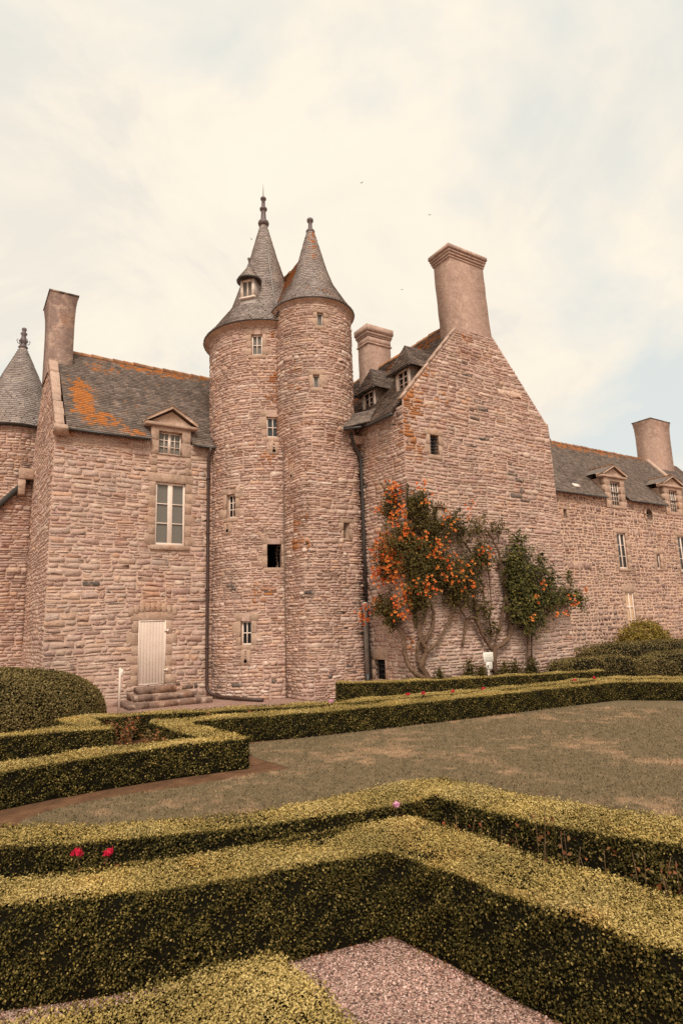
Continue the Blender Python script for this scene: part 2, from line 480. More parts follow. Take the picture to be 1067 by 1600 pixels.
def stones(mb, ch, v0, v1, lims, holes, hr=(.08, .17), wr=(.18, .55), gap=.014, prot=.045, seed=1, lich=None, wav=.03, rag=.5, mi=0, darks=(), dmi=2):
    g = np.random.default_rng(seed)
    rects = []
    vb = v0
    while vb < v1-.03:
        vt = min(vb+g.uniform(.24, .62), v1)
        if v1-vt < .12: vt = v1
        lo, hi = lims((vb+vt)/2); slo, shi = lims(vb+1e-4)[0], lims(vb+1e-4)[1]; ua = min(lo, slo)
        while ua < max(hi, shi)-1e-4:
            ub = ua+g.uniform(.7, 2.4)
            if max(hi, shi)-ub < .4: ub = max(hi, shi)
            v = vb
            while v < vt-.02:
                t = v+g.uniform(*hr)*(1.5 if g.random() < .10 else 1)
                if vt-t < hr[0]*.8: t = vt
                l2, h2 = lims((v+t)/2); a0, b0 = max(ua, l2), min(ub, h2)
                if b0-a0 > .04:
                    hs = [(x[0], x[1]) for x in holes if min(t, x[3])-max(v, x[2]) > .45*(t-v)]
                    for a, b in minus((a0, b0), hs):
                        if b-a < .03: continue
                        u = a
                        while u < b-1e-4:
                            wd = g.uniform(*wr)*(1.4 if g.random() < .12 else 1)
                            if b-(u+wd) < wr[0]*.8: wd = b-u
                            q = g.random()
                            if q < .15 and t-v > .09:
                                m = v+(t-v)*g.uniform(.38, .62)
                                rects.append((u, v, u+wd, m)); rects.append((u, m, u+wd, t))
                            else:
                                rects.append((u, v, u+wd, t))
                            u += wd
                v = t
            ua = ub
        vb = vt
    if not rects: return
    r = np.array(rects); n = len(r)
    x0, y0, x1, y1 = r.T; w_ = x1-x0; h_ = y1-y0
    gp = gap*g.uniform(.4, 1.3, (4, n))
    x0 = x0+gp[0]; x1 = x1-gp[1]; y0 = y0+gp[2]*.8; y1 = y1-gp[3]*.8
    cxx = np.minimum(w_*.3, g.uniform(.004, .06, (4, n))); cyy = h_*g.uniform(.05, .36, (4, n))
    ou = np.stack([x0+cxx[0], x1-cxx[1], x1, x1, x1-cxx[2], x0+cxx[3], x0, x0], 1)
    ov = np.stack([y0, y0, y0+cyy[1], y1-cyy[2], y1, y1, y1-cyy[3], y0+cyy[0]], 1)
    ov = ov + g.normal(0, 1, (n, 8))*(h_*.05*rag*2)[:, None]; ou = ou + g.normal(0, .006*rag*2, (n, 8))
    mu = (x0+x1)[:, None]/2; mv = (y0+y1)[:, None]/2
    ins = np.minimum(.28, .009*g.uniform(.4, 1.6, n)/np.maximum(.03, (y1-y0)/2))
    iu = mu+(ou-mu)*(1-ins*.6)[:, None]; iv = mv+(ov-mv)*(1-ins)[:, None]
    pr = prot*(.2+.8*g.random(n)**1.5)
    idp = pr[:, None]*g.uniform(.35, 1.25, (n, 8)) + ((iv-mv)/np.maximum(.05, h_)[:, None])*(g.normal(.0, .5, n)*prot*.7)[:, None]
    cu = mu+g.normal(0, .12, (n, 1))*w_[:, None]; cv = mv+g.normal(0, .10, (n, 1))*h_[:, None]; cd = (pr*g.uniform(.6, 1.4, n))[:, None]
    U = np.concatenate([ou, iu, cu], 1); V = np.concatenate([ov, iv, cv], 1)
    D = np.concatenate([np.full((n, 8), -.03), idp, cd], 1)
    ph = g.uniform(0, 6.28, 4)
    V = V + wav*(np.sin(U*.9+V*.7+ph[0])*.6+np.sin(U*2.3-V*1.1+ph[1])*.3+np.sin(U*5.1+V*2.0+ph[2])*.15)
    P = ch(U, V, D)
    base = np.arange(n)[:, None]*17
    k = np.arange(8); k2 = (k+1) % 8
    quad = np.stack([k, k2, 8+k2, 8+k], 1).ravel(); tri = np.stack([8+k, 8+k2, np.full(8, 16)], 1).ravel()
    rnd = g.random(n)
    dk = np.zeros(n, bool)
    for (du, dv) in darks: dk |= (r[:, 0] <= du) & (r[:, 2] > du) & (r[:, 1] <= dv) & (r[:, 3] > dv)
    lc = None
    if lich is not None:
        cen = P[:, 16, :]; lc = np.repeat(lich(cen)+g.normal(0, .06, n), 17)
    for sel, m_ in ((~dk, mi), (dk, dmi)):
        k_ = int(sel.sum())
        if not k_: continue
        bs_ = np.arange(k_)[:, None]*17
        mb.add(P[sel].reshape(-1, 3), [(bs_+quad).reshape(-1, 4), (bs_+tri).reshape(-1, 3)], rnd=np.repeat(rnd[sel], 17), lich=None if lc is None else lc.reshape(n, 17)[sel].ravel(), mi=m_)


def slates(mb, ch, v1, lims, rowh=.12, wr=(.14, .22), seed=3, lich=None, v0=0.0, thick=.016, core_d=-.01):
    g = np.random.default_rng(seed); rects = []
    v = v0; i = 0
    while v < v1-.01:
        t = min(v+rowh, v1); lo, hi = lims((v+t)/2); u = lo-(0 if i % 2 else .08)
        while u < hi:
            wd = g.uniform(*wr); rects.append((max(u, lo), v, min(u+wd, hi), t)); u += wd
        v = t; i += 1
    r = np.array(rects); n = len(r)
    a, b, c, d = r.T; c = c-.004
    low = thick*2+g.uniform(0, .012, n); z = thick+g.uniform(-.004, .008, n)
    jb = g.normal(0, .012, (2, n))
    bl = np.maximum(b+jb[0], v0-.02); br = np.maximum(b+jb[1], v0-.02)
    U = np.stack([a, c, c, a, a, c], 1); V = np.stack([bl, br, d+.02, d+.02, bl, br], 1)
    D = np.stack([low, low, z*.3, z*.3, np.zeros(n), np.zeros(n)], 1)
    P = ch(U, V, D); base = np.arange(n)[:, None]*6
    f1 = (base+np.array([0, 1, 2, 3])).reshape(-1, 4); f2 = (base+np.array([4, 5, 1, 0])).reshape(-1, 4)
    lc = None
    if lich is not None: lc = np.repeat(lich(P[:, 0, :])+g.normal(0, .11, n), 6)
    mb.add(P.reshape(-1, 3), [f1, f2], rnd=np.repeat(g.random(n), 6), lich=lc)


class ConeChart:
    """u = angle (0 faces -Y), v = length up the profile"""
    def __init__(s, cx, cy, prof):
        s.c = (cx, cy); p = np.array(prof, float); s.p = p
        s.L = np.concatenate([[0], np.cumsum(np.hypot(*np.diff(p, axis=0).T))])
    maxseg = .2

    def rz(s, v): return np.interp(v, s.L, s.p[:, 0]), np.interp(v, s.L, s.p[:, 1])

    def __call__(s, u, v, d):
        u, v, d = np.broadcast_arrays(np.asarray(u, float), np.asarray(v, float), np.asarray(d, float))
        r, z = s.rz(v); r = r+d*.8
        return np.stack([s.c[0]+r*np.sin(u), s.c[1]-r*np.cos(u), z+d*.4], -1)


def cone_roof(mb, cx, cy, prof, rowh=.13, w=.16, seed=5, lich=None):
    ch = ConeChart(cx, cy, prof); g = np.random.default_rng(seed)
    lathe(mb, cx, cy, [(r-.02, z-.015) for r, z in prof], 40)
    v = 0; L = ch.L[-1]; P = []; i = 0
    while v < L-.01:
        t = min(v+rowh, L); r, _ = ch.rz(v)
        n = max(7, int(2*PI*r/w)); a = np.linspace(0, 2*PI, n+1)[:-1] + (i % 2)*PI/n + g.normal(0, .01, n); b = a+2*PI/n*.985
        lo = .026+g.uniform(0, .012, n); jb = g.normal(0, .008, (2, n))
        U = np.stack([a, b, b, a, a, b], 1)
        V = np.stack([v+jb[0], v+jb[1], np.full(n, t+.02), np.full(n, t+.02), v+jb[0], v+jb[1]], 1)
        D = np.stack([lo, lo, np.full(n, .004), np.full(n, .004), np.zeros(n), np.zeros(n)], 1)
        P.append(ch(U, np.clip(V, 0, L), D)); v = t; i += 1
    P = np.concatenate(P); n = len(P); base = np.arange(n)[:, None]*6
    lc = None if lich is None else np.repeat(lich(P[:, 0, :])+g.normal(0, .05, n), 6)
    mb.add(P.reshape(-1, 3), [(base+np.array([0, 1, 2, 3])).reshape(-1, 4), (base+np.array([4, 5, 1, 0])).reshape(-1, 4)],
           rnd=np.repeat(g.random(n), 6), lich=lc)
    # dark eave lip under the first row
    return ch


def lathe(mb, cx, cy, prof, n=24, mi=0, z0=0.0):
    a = np.linspace(0, 2*PI, n+1)[:-1]; p = np.array(prof, float); k = len(p)
    V = np.stack([cx+p[:, 0:1]*np.sin(a), cy-p[:, 0:1]*np.cos(a), np.repeat(p[:, 1:2]+z0, n, 1)], -1)
    i = np.arange(n); j = (i+1) % n
    F = np.concatenate([np.stack([r*n+i, r*n+j, (r+1)*n+j, (r+1)*n+i], 1) for r in range(k-1)])
    mb.add(V.reshape(-1, 3), F, mi=mi)


def tube(mb, pts, radii, n=8, mi=0, rnd=None, jit=0.0):
    pts = np.array(pts, float); k = len(pts)
    radii = np.broadcast_to(np.asarray(radii, float), (k,))
    T = np.gradient(pts, axis=0); T /= np.linalg.norm(T, axis=1)[:, None]+1e-9
    ref = np.array([0.0, -1.0, 0.0]); rings = []
    a = np.linspace(0, 2*PI, n+1)[:-1]
    for i in range(k):
        x = ref - T[i]*(ref@T[i])
        if np.linalg.norm(x) < .2: x = np.array([1.0, 0, 0])-T[i]*T[i][0]
        x /= np.linalg.norm(x); y = np.cross(T[i], x)
        rr = radii[i]*(1+(rng.normal(0, jit, n) if jit else 0))
        rings.append(pts[i]+(np.cos(a)*rr)[:, None]*x+(np.sin(a)*rr)[:, None]*y)
    V = np.concatenate(rings); i = np.arange(n); j = (i+1) % n
    F = np.concatenate([np.stack([r*n+i, r*n+j, (r+1)*n+j, (r+1)*n+i], 1) for r in range(k-1)])
    mb.add(V, [F, np.array([list(range(n))[::-1]]), np.array([[(k-1)*n+q for q in range(n)]])], rnd=rnd, mi=mi)


def smoothpath(pts, k=4):
    p = np.array(pts, float)
    if len(p) < 3: return p
    q = np.vstack([2*p[0]-p[1], p, 2*p[-1]-p[-2]]); out = []
    for i in range(1, len(q)-2):
        for t in np.linspace(0, 1, k, endpoint=False):
            out.append(.5*((2*q[i])+(-q[i-1]+q[i+1])*t+(2*q[i-1]-5*q[i]+4*q[i+1]-q[i+2])*t*t+(-q[i-1]+3*q[i]-3*q[i+1]+q[i+2])*t**3))
    out.append(q[-2]); return np.array(out)


def leaves(mb, P, N, size, tilt=.7, rnd=None, aspect=.62, fold=.18, g=rng, mi=0):
    """one small folded leaf (two triangles-pairs) per point"""
    n = len(P)
    N = N + g.normal(0, tilt, (n, 3)); N /= np.linalg.norm(N, axis=1)[:, None]+1e-9
    A = g.normal(0, 1, (n, 3)); A -= N*(A*N).sum(1)[:, None]; A /= np.linalg.norm(A, axis=1)[:, None]+1e-9
    B = np.cross(N, A)
    s = (np.asarray(size)*g.uniform(.7, 1.3, n))[:, None] if np.ndim(size) == 0 else size[:, None]
    V = np.stack([P-A*s*.5, P+B*s*.5*aspect+N*s*fold, P+A*s*.5, P-B*s*.5*aspect+N*s*fold], 1)
    b = np.arange(n)[:, None]*4
    mb.add(V.reshape(-1, 3), (b+np.array([0, 1, 2, 3])).reshape(-1, 4), rnd=np.repeat(g.random(n) if rnd is None else rnd, 4), mi=mi)


def blobs_lich(lst, bgv=0.0):
    """list of (centre, radius, value)"""
    def f(P):
        o = np.full(len(P), bgv)
        for c, r, v in lst:
            d = np.sqrt((((P-np.array(c))/np.array(r))**2).sum(1)); o = np.maximum(o, v*np.clip(1.25-d, 0, 1))
        return o
    return f


# ------------------------------------------------------------------ windows
def surround(mb, ch, o, jw=.22, lh=.30, sh=.14, seed=0, pr=.022, wide=.16):
    g = np.random.default_rng(seed); u0, u1, v0, v1 = o
    cbox(mb, ch, u0-jw-.06, u1+jw+.06, v1, v1+lh, -.03, pr, .012, g.random())
    if sh: cbox(mb, ch, u0-jw*.7, u1+jw*.7, v0-sh, v0, -.03, pr+.01, .012, g.random())
    for sgn in (-1, 1):
        v = v0; k = int(g.random()*2)
        while v < v1-1e-3:
            t = v+g.uniform(.26, .42)
            if v1-t < .15: t = v1
            wd = jw+(wide if k % 2 else 0)
            if sgn < 0: cbox(mb, ch, u0-wd, u0, v+.004, t-.004, -.03, pr-g.random()*.012, .012, g.random())
            else: cbox(mb, ch, u1, u1+wd, v+.004, t-.004, -.03, pr-g.random()*.012, .012, g.random())
            v = t; k += 1


def reveal(mb, ch, o, dep, d1=.0):
    u0, u1, v0, v1 = o; e = 3e-3; u0 -= e; u1 += e; v0 -= e; v1 += e
    for (a, b) in (((u0, v0), (u1, v0)), ((u1, v0), (u1, v1)), ((u1, v1), (u0, v1)), ((u0, v1), (u0, v0))):
        P = np.concatenate([ch([a[0], b[0]], [a[1], b[1]], d1), ch([b[0], a[0]], [b[1], a[1]], -dep)])
        mb.add(P, np.array([[0, 1, 2, 3]]), rnd=.4)


def window(parent, ch, o, cols=2, rows=2, dep=.22, fw=.05, bar=.025, glass='glass', frame='white', seed=0, jw=.2, lh=.28, sh=.14, sill=True, mull=None, name='window', wide=.14, sur=True, transom=None):
    mb = MB()
    if sur: surround(mb, ch, o, jw, lh, 0 if sill else sh, seed, wide=wide)
    reveal(mb, ch, o, dep+.05)
    wn = mb.build(name, 'dressed', parent)
    u0, u1, v0, v1 = o
    if glass:
        g = MB(); g.add(ch([u0, u1, u1, u0], [v0, v0, v1, v1], -dep-.02), np.array([[0, 1, 2, 3]])); g.build('pane', glass, wn)
    if cols:
        f = MB(); d0, d1 = -dep-.018, -dep+.035
        cbox(f, ch, u0, u0+fw, v0, v1, d0, d1, .006); cbox(f, ch, u1-fw, u1, v0, v1, d0, d1, .006)
        cbox(f, ch, u0+fw, u1-fw, v0, v0+fw*1.2, d0, d1-.003, .006); cbox(f, ch, u0+fw, u1-fw, v1-fw, v1, d0, d1-.003, .006)
        iu0, iu1, iv0, iv1 = u0+fw, u1-fw, v0+fw*1.2, v1-fw
        for i in range(1, cols):
            x = iu0+(iu1-iu0)*i/cols; b = (mull or bar) if (cols % 2 == 0 and i == cols//2) else bar
            cbox(f, ch, x-b/2, x+b/2, iv0, iv1, d0, d1-.006, .004)
        for j in range(1, rows):
            y = iv0+(iv1-iv0)*j/rows; b = transom if (transom and j == rows-1) else bar
            cbox(f, ch, iu0, iu1, y-b/2, y+b/2, d0+.001, d1-.012, .004)
        f.build('window_frame', frame, wn)
    if sill:
        s = MB(); cbox(s, ch, u0-jw*.75, u1+jw*.75, v0-sh, v0-.004, -.03, .07, .015, .6); s.build('sill', 'dressed', wn)
    return wn


def dark_opening(parent, ch, o, dep=.7, seed=0, jw=.18, lh=.24, sh=.12, name='opening', wide=.14, sur=True):
    mb = MB()
    if sur: surround(mb, ch, o, jw, lh, sh, seed, wide=wide)
    reveal(mb, ch, o, .2)
    wn = mb.build(name, 'dressed', parent); u0, u1, v0, v1 = o
    g = MB(); reveal(g, ch, (u0-.02, u1+.02, v0-.02, v1+.02), dep, -.2)
    g.add(ch([u0-.03, u1+.03, u1+.03, u0-.03], [v0-.03, v0-.03, v1+.03, v1+.03], -dep), np.array([[0, 1, 2, 3]]))
    g.build('dark_recess', 'dark', wn)
    return wn


def slit(parent, ch, u, v0, v1, w_=.05, hw=.16):
    mb = MB()
    cbox(mb, ch, u-hw, u-w_/2, v0-.06, v1+.06, -.03, .028, .01, .4); cbox(mb, ch, u+w_/2, u+hw, v0-.06, v1+.06, -.03, .028, .01, .5)
    cbox(mb, ch, u-w_/2, u+w_/2, v0-.06, v0, -.03, .027, 0, .4); cbox(mb, ch, u-w_/2, u+w_/2, v1, v1+.06, -.03, .027, 0, .5)
    o = mb.build('arrow_slit', 'dressed', parent)
    d = MB(); cbox(d, ch, u-w_*.49, u+w_*.49, v0+.001, v1-.001, -.04, -.012)
    a = np.linspace(0, 2*PI, 11)[:-1]
    d.add(np.concatenate([ch(u+.055*np.cos(a), v0+.05+.055*np.sin(a), .031)]), np.array([list(range(10))]))
    d.build('dark_recess', 'dark', o)


def ex(o, a, b=None, c=None): b = a if b is None else b; c = a if c is None else c; return (o[0]-a, o[1]+a, o[2]-c, o[3]+b)


def ridge_tiles(mb, p0, p1, r=.11, step=.36):
    p0, p1 = np.array(p0, float), np.array(p1, float); L = np.linalg.norm(p1-p0); n = int(L/step); d = (p1-p0)/n
    side = np.cross(d, (0, 0, 1)); side /= np.linalg.norm(side); up = np.array([0, 0, 1.0])
    a = np.linspace(-.35, PI+.35, 8)
    for i in range(n):
        q0 = p0+d*i; q1 = q0+d*1.04; rr = r*rng.uniform(.92, 1.1); dz = rng.normal(0, .008)
        A = q0+side*np.cos(a)[:, None]*rr*1.12+up*(np.sin(a)[:, None]*rr*1.12-.05+dz)
        B = q1+side*np.cos(a)[:, None]*rr*.95+up*(np.sin(a)[:, None]*rr*.95-.05+dz)
        C_ = q0+side*np.cos(a)[:, None]*rr*.8+up*(np.sin(a)[:, None]*rr*.8-.05+dz)
        k = np.arange(7)
        mb.add(np.concatenate([A, B, C_]), [np.stack([k, k+1, k+9, k+8], 1), np.stack([k, k+1, k+17, k+16], 1)], rnd=rng.random(), lich=rng.uniform(.05, .52))


UP = (0, 0, 1)
# ================================================================== GROUND
gm = MB(); e = 400
gm.add([(-e, -e, 0), (e, -e, 0), (e, e, 0), (-e, e, 0)], np.array([[0, 1, 2, 3]]))
gm.build('gravel_ground', 'gravel', kind='structure', label='pinkish gravel ground of the garden paths')


def sheet(name, poly, z, mat, **kw):
    mb = MB(); P = [Vector((x, y, 0)) for x, y in poly]
    mb.add([(x, y, z) for x, y in poly], np.array(tessellate_polygon([P])))
    return mb.build(name, mat, kind='structure', **kw)


LAWN = [(-2.6, 8.7), (-1.2, 7.8), (-.4, 7.4), (.3, 7.9), (.75, 8.4), (.95, 8.85), (1.3, 9.08), (2.0, 9.22), (3.1, 9.13), (4.1, 9.17), (4.72, 9.15), (4.62, 10.2), (4.7, 11.4), (5.3, 11.5), (6.6, 11.3), (10, 11.15),
        (15.25, 10.5), (16.35, 9.35), (19, 6.4), (19, .5), (6.6, .5), (5.35, 3.2), (4.95, 4.1), (4.78, 5.55), (3.8, 5.62), (2.6, 5.68), (1.3, 6.1), (.5, 6.7)]
sheet('soil_border', [(-3.2, 8.2), (-.8, 6.9), (.5, 6.3), (1.3, 5.7), (2.6, 5.3), (4.5, 5.3), (4.6, 4.0), (5.2, 2.8), (6.2, .2), (19.4, .2), (19.4, 6.6), (16.6, 9.6), (15.4, 10.9), (10, 11.5), (6.5, 11.7), (4.4, 11.9), (4.0, 10),
                      (3.1, 9.8), (1.4, 9.7), (-.8, 9.4), (-3.2, 9.2)], .004, 'soil')
sheet('lawn', LAWN, .009, 'lawn')
sheet('flower_bed', [(-3.0, 6.9), (-.6, 5.4), (.5, 4.9), (2.6, 4.5), (3.3, 4.5), (3.4, 3.6), (3.7, 2.0), (4.2, .8), (5.4, .8), (4.4, 3.6), (4.4, 5.2), (2.6, 5.3), (-.5, 6.6), (-3.1, 8.1)], .004, 'bedsoil')
sheet('far_flower_bed', [(0, 10.1), (3.2, 10.0), (3.6, 12.3), (6.8, 11.8), (15.8, 10.9), (18.5, 8), (19, 8.6), (16.6, 11.4), (7.4, 12.7), (2.7, 14.1), (2.4, 13), (2.6, 12), (.2, 12.7)], .005, 'bedsoil')


def inpoly(P, poly):
    x, y = P[:, 0], P[:, 1]; c = np.zeros(len(P), bool); n = len(poly)
    for i in range(n):
        x0, y0 = poly[i]; x1, y1 = poly[(i+1) % n]
        m = ((y0 > y) != (y1 > y)) & (x < (x1-x0)*(y-y0)/(y1-y0+1e-12)+x0); c ^= m
    return c


# mown grass blades over the visible lawn
def grass():
    g = np.random.default_rng(11); n = 190000
    t = g.random(n)**1.5
    d = 5.2+t*12; a = g.uniform(.02, 1.30, n)
    P = np.stack([d*np.sin(a), d*np.cos(a)], 1); P = P[inpoly(P, LAWN)]; n = len(P)
    hgt = g.uniform(.012, .032, n)*(.8+.4*np.hypot(P[:, 0], P[:, 1])/12); wd = hgt*.24; an = g.uniform(0, 2*PI, n)
    dx = np.stack([np.cos(an), np.sin(an)], 1)*wd[:, None]; ln = g.normal(0, .5, (n, 2))*hgt[:, None]
    B = np.full((n, 1), .008)
    V = np.stack([np.hstack([P-dx, B]), np.hstack([P+dx, B]), np.hstack([P+ln, B+hgt[:, None]])], 1)
    mb = MB(); mb.add(V.reshape(-1, 3), (np.arange(n)[:, None]*3+np.array([0, 1, 2])), rnd=np.repeat(g.random(n), 3))
    mb.build('grass', 'blade', kind='stuff', label='short dry mown grass of the lawn', category='grass')


grass()


def pebbles():
    g = np.random.default_rng(12); n = 16000
    P = np.stack([g.uniform(.2, 3.4, n), g.uniform(1.6, 4.9, n)], 1); n = len(P)
    s = g.uniform(.003, .0085, n); an = g.uniform(0, 2*PI, n); k = np.arange(6)
    a = an[:, None]+k*PI/3+g.normal(0, .2, (n, 6)); r = s[:, None]*g.uniform(.7, 1.2, (n, 6))
    lo = np.stack([P[:, :1]+r*np.cos(a), P[:, 1:]+r*np.sin(a), np.zeros((n, 6))], -1)
    hi = np.stack([P[:, :1]+.7*r*np.cos(a), P[:, 1:]+.7*r*np.sin(a), np.repeat(s[:, None]*g.uniform(.5, 1, (n, 1)), 6, 1)+g.uniform(0, .002, (n, 6))], -1)
    V = np.concatenate([lo, hi], 1); b = np.arange(n)[:, None]*12
    q = np.stack([k, (k+1) % 6, 6+(k+1) % 6, 6+k], 1).ravel()
    mb = MB(); mb.add(V.reshape(-1, 3), [(b+q).reshape(-1, 4), b+np.arange(6, 12)], rnd=np.repeat(g.random(n), 12))
    mb.build('gravel', 'pebble', kind='stuff', label='loose pink gravel stones on the path', category='gravel')


pebbles()

# ================================================================== LEFT HOUSE
house = thing('stone_house', 'pink rubble house at left with white plank door and tall grey window', 'house', (5.5, 21, 0))
FRONT = Flat((0, 20, 0), (1, 0, 0), UP, (0, -1, 0))
W_T = (5.49, 6.50, 4.95, 7.06); W_D = (5.55, 6.35, 8.04, 8.82); DOOR = (5.06, 5.92, .56, 2.53)
lich_front = blobs_lich([((2.6, 20, 8.2), (.5, .5, .7), .35)])
mb = MB()
eave = 8.46
fl = lambda v: (2.37, 8.6)
core(mb, FRONT, -.1, eave, fl, [W_T, DOOR, (5.3, 6.62, 8.0, 8.6)], -.004, mi=1)
stones(mb, FRONT, 0, eave, fl, [ex(W_T, .2, .3, .16), ex(DOOR, .18, .26, 0), (5.27, 6.64, 7.86, 8.6)], (.07, .20), (.13, .66), .010, .022, 21, lich_front, .035, 1.1, darks=[(3.6, 3.65), (4.05, 3.42), (4.25, 3.05), (6.7, .45), (6.95, .45), (6.45, .45)])
SIDE = Flat((2.37, 26.4, 0), (0, -1, 0), UP, (-1, 0, 0))
gl = lambda v: (0, 6.4) if v <= 8.5 else ((v-8.5)/1.2, 6.4-(v-8.5)/1.2)
core(mb, SIDE, -.1, 12.3, gl, [], -.004, extra=(8.5,), mi=1)
stones(mb, SIDE, 0, 12.25, gl, [], (.07, .17), (.2, .6), .015, .025, 22)
# back and inner closing wall
mb.add([(2.39, 26.4, -.1), (9, 26.4, -.1), (9, 26.4, 8.5), (2.39, 26.4, 8.5)], np.array([[0, 1, 2, 3]]))
for (u0, u1, v0, v1) in ((5.3, 5.52, 7.38, 7.6), (5.26, 5.5, 7.62, 7.86), (5.34, 5.5, 7.88, 7.99), (6.46, 6.62, 7.36, 7.62), (6.48, 6.66, 7.64, 7.98)):
    cbox(mb, FRONT, u0, u1, v0, v1, -.03, .032, .012, mi=3)
hw = mb.build('wall', ['stone', 'mortar', 'darkstone', 'dressed'], house)
# quoin-like relieving arch over the door
mb = MB()
for i in range(9):
    a = (i-4)*.11; cx, cz = 5.5+1.6*math.sin(a), 1.55+1.42*math.cos(a)
    cbox(mb, FRONT, cx-.075, cx+.075, cz-.15, cz+.12, -.03, .04, .02)
mb.build('relieving_arch', 'dressed', house)

# roof of the house
rl = math.hypot(3.45, 3.98); sy, sz = 3.45/rl, 3.98/rl
ROOF = Flat((0, 19.78, 8.42), (1, 0, 0), (0, sy, sz), (0, -sz, sy))
lich_roof = blobs_lich([((3.2, 21.2, 10.0), (.62, 1.5, 1.45), .74), ((3.7, 20.2, 9.0), (.9, .7, .6), .66), ((3.25, 20.6, 9.4), (.6, .9, 1.0), .72), ((4.6, 19.9, 8.55), (.9, .3, .3), .5),
                         ((6.2, 23, 12.2), (3.6, .55, .45), .56), ((4.1, 22.6, 11.8), (.9, .7, .6), .5)], .1)
rlims = lambda v: (2.68, 9.3)
mb = MB()
def rl_holes(v):
    return rlims(v)
core(mb, ROOF, 0, rl, rlims, [(5.28, 6.66, -.1, .55)], -.012)
mb2 = mb
slates(mb2, ROOF, rl, lambda v: (2.68, 5.27) if v < .58 else (2.68, 9.3), .115, (.13, .2), 31, lich_roof)
slates(mb2, ROOF, .58, lambda v: (6.67, 9.3), .115, (.13, .2), 32, lich_roof)
mb2.add([(2.5, 26.7, 8.3), (9.3, 26.7, 8.3), (9.3, 23.23, 12.38), (2.5, 23.23, 12.38)], np.array([[0, 1, 2, 3]]))
hroof = mb2.build('roof', 'slate', house)
mb = MB(); ridge_tiles(mb, (3.1, 23.22, 12.42), (9.2, 23.22, 12.40)); mb.build('ridge_tiles', 'ridge', hroof)
# eave board and coping
for a_, b_ in ((2.66, 5.2), (6.75, 8.2)):
    mb = MB(); wbox(mb, a_, b_, 19.72, 19.80, 8.36, 8.42); mb.build('gutter', 'gutter', hroof)
mb = MB(); COP = Flat((2.30, 19.78, 8.50), (1, 0, 0), (0, sy, sz), (0, -sz, sy)); v = 0
while v < rl-.9:
    t = v+rng.uniform(.38, .62); cbox(mb, COP, .04, .04+rng.uniform(.24, .30), v+.006, t-.006, -.12, .06+rng.uniform(-.01, .01), .012); v = t
cbox(mb, COP, .0, .40, -.22, -.01, -.25, .06, .03)
mb.build('coping', 'copingstone', hroof)
# chimney at the gable
def chimney(parent, x0, x1, y0, y1, z0, z1, mat, cap, shear=0.0, flare=0.0, taper=0.0):
    mb = MB(); zs = np.linspace(z0, z1, 9)
    rings = []
    for i, z in enumerate(zs):
        t = (z-z0)/(z1-z0); s = -shear*t; f = flare*max(0, 1-t*4)**2; k = taper*t
        rings.append([(x0+s-f*.3+k, y0, z), (x1+s+f-k, y0, z), (x1+s+f-k, y1+f*.3, z), (x0+s-f*.3+k, y1+f*.3, z)])
    V = np.array(rings).reshape(-1, 3); V[:, :2] += rng.normal(0, .008, (len(V), 2))
    F = []
    for r in range(len(zs)-1):
        for k in range(4): j = (k+1) % 4; F.append([r*4+k, r*4+j, r*4+4+j, r*4+4+k])
    mb.add(V, np.array(F), rnd=.5); o = mb.build('chimney', mat, parent)
    c = MB(); a, b = x0-shear+taper, x1-shear-taper
    for (g_, h0, h1) in cap:
        wbox(c, a-g_, b+g_, y0-g_, y1+g_, h0, h1, bev=.0)
    c.build('chimney_cap', mat, o)
    return o
mb = MB()
def flared(parent, x0, x1, y0, y1, z0, z1, mat):
    mb = MB(); zs = [z0, z1-1.1, z1-.7, z1-.4, z1-.2, z1-.05, z1]
    gr = [0, 0, .01, .025, .05, .07, .075]; V = []
    for z, g_ in zip(zs, gr): V += [(x0-g_, y0-g_, z), (x1+g_, y0-g_, z), (x1+g_, y1+g_, z), (x0-g_, y1+g_, z)]
    F = [[r*4+k, r*4+(k+1) % 4, r*4+4+(k+1) % 4, r*4+4+k] for r in range(len(zs)-1) for k in range(4)]
    mb.add(V, np.array(F), rnd=.5); o = mb.build('chimney', mat, parent)
    c = MB(); wbox(c, x0-.10, x1+.10, y0-.10, y1+.10, z1+.003, z1+.06); c.build('chimney_cap', 'darkstone', o)
    return o
flared(hroof, 2.32, 3.12, 22.5, 24.0, 11.2, 14.25, 'renderdark')

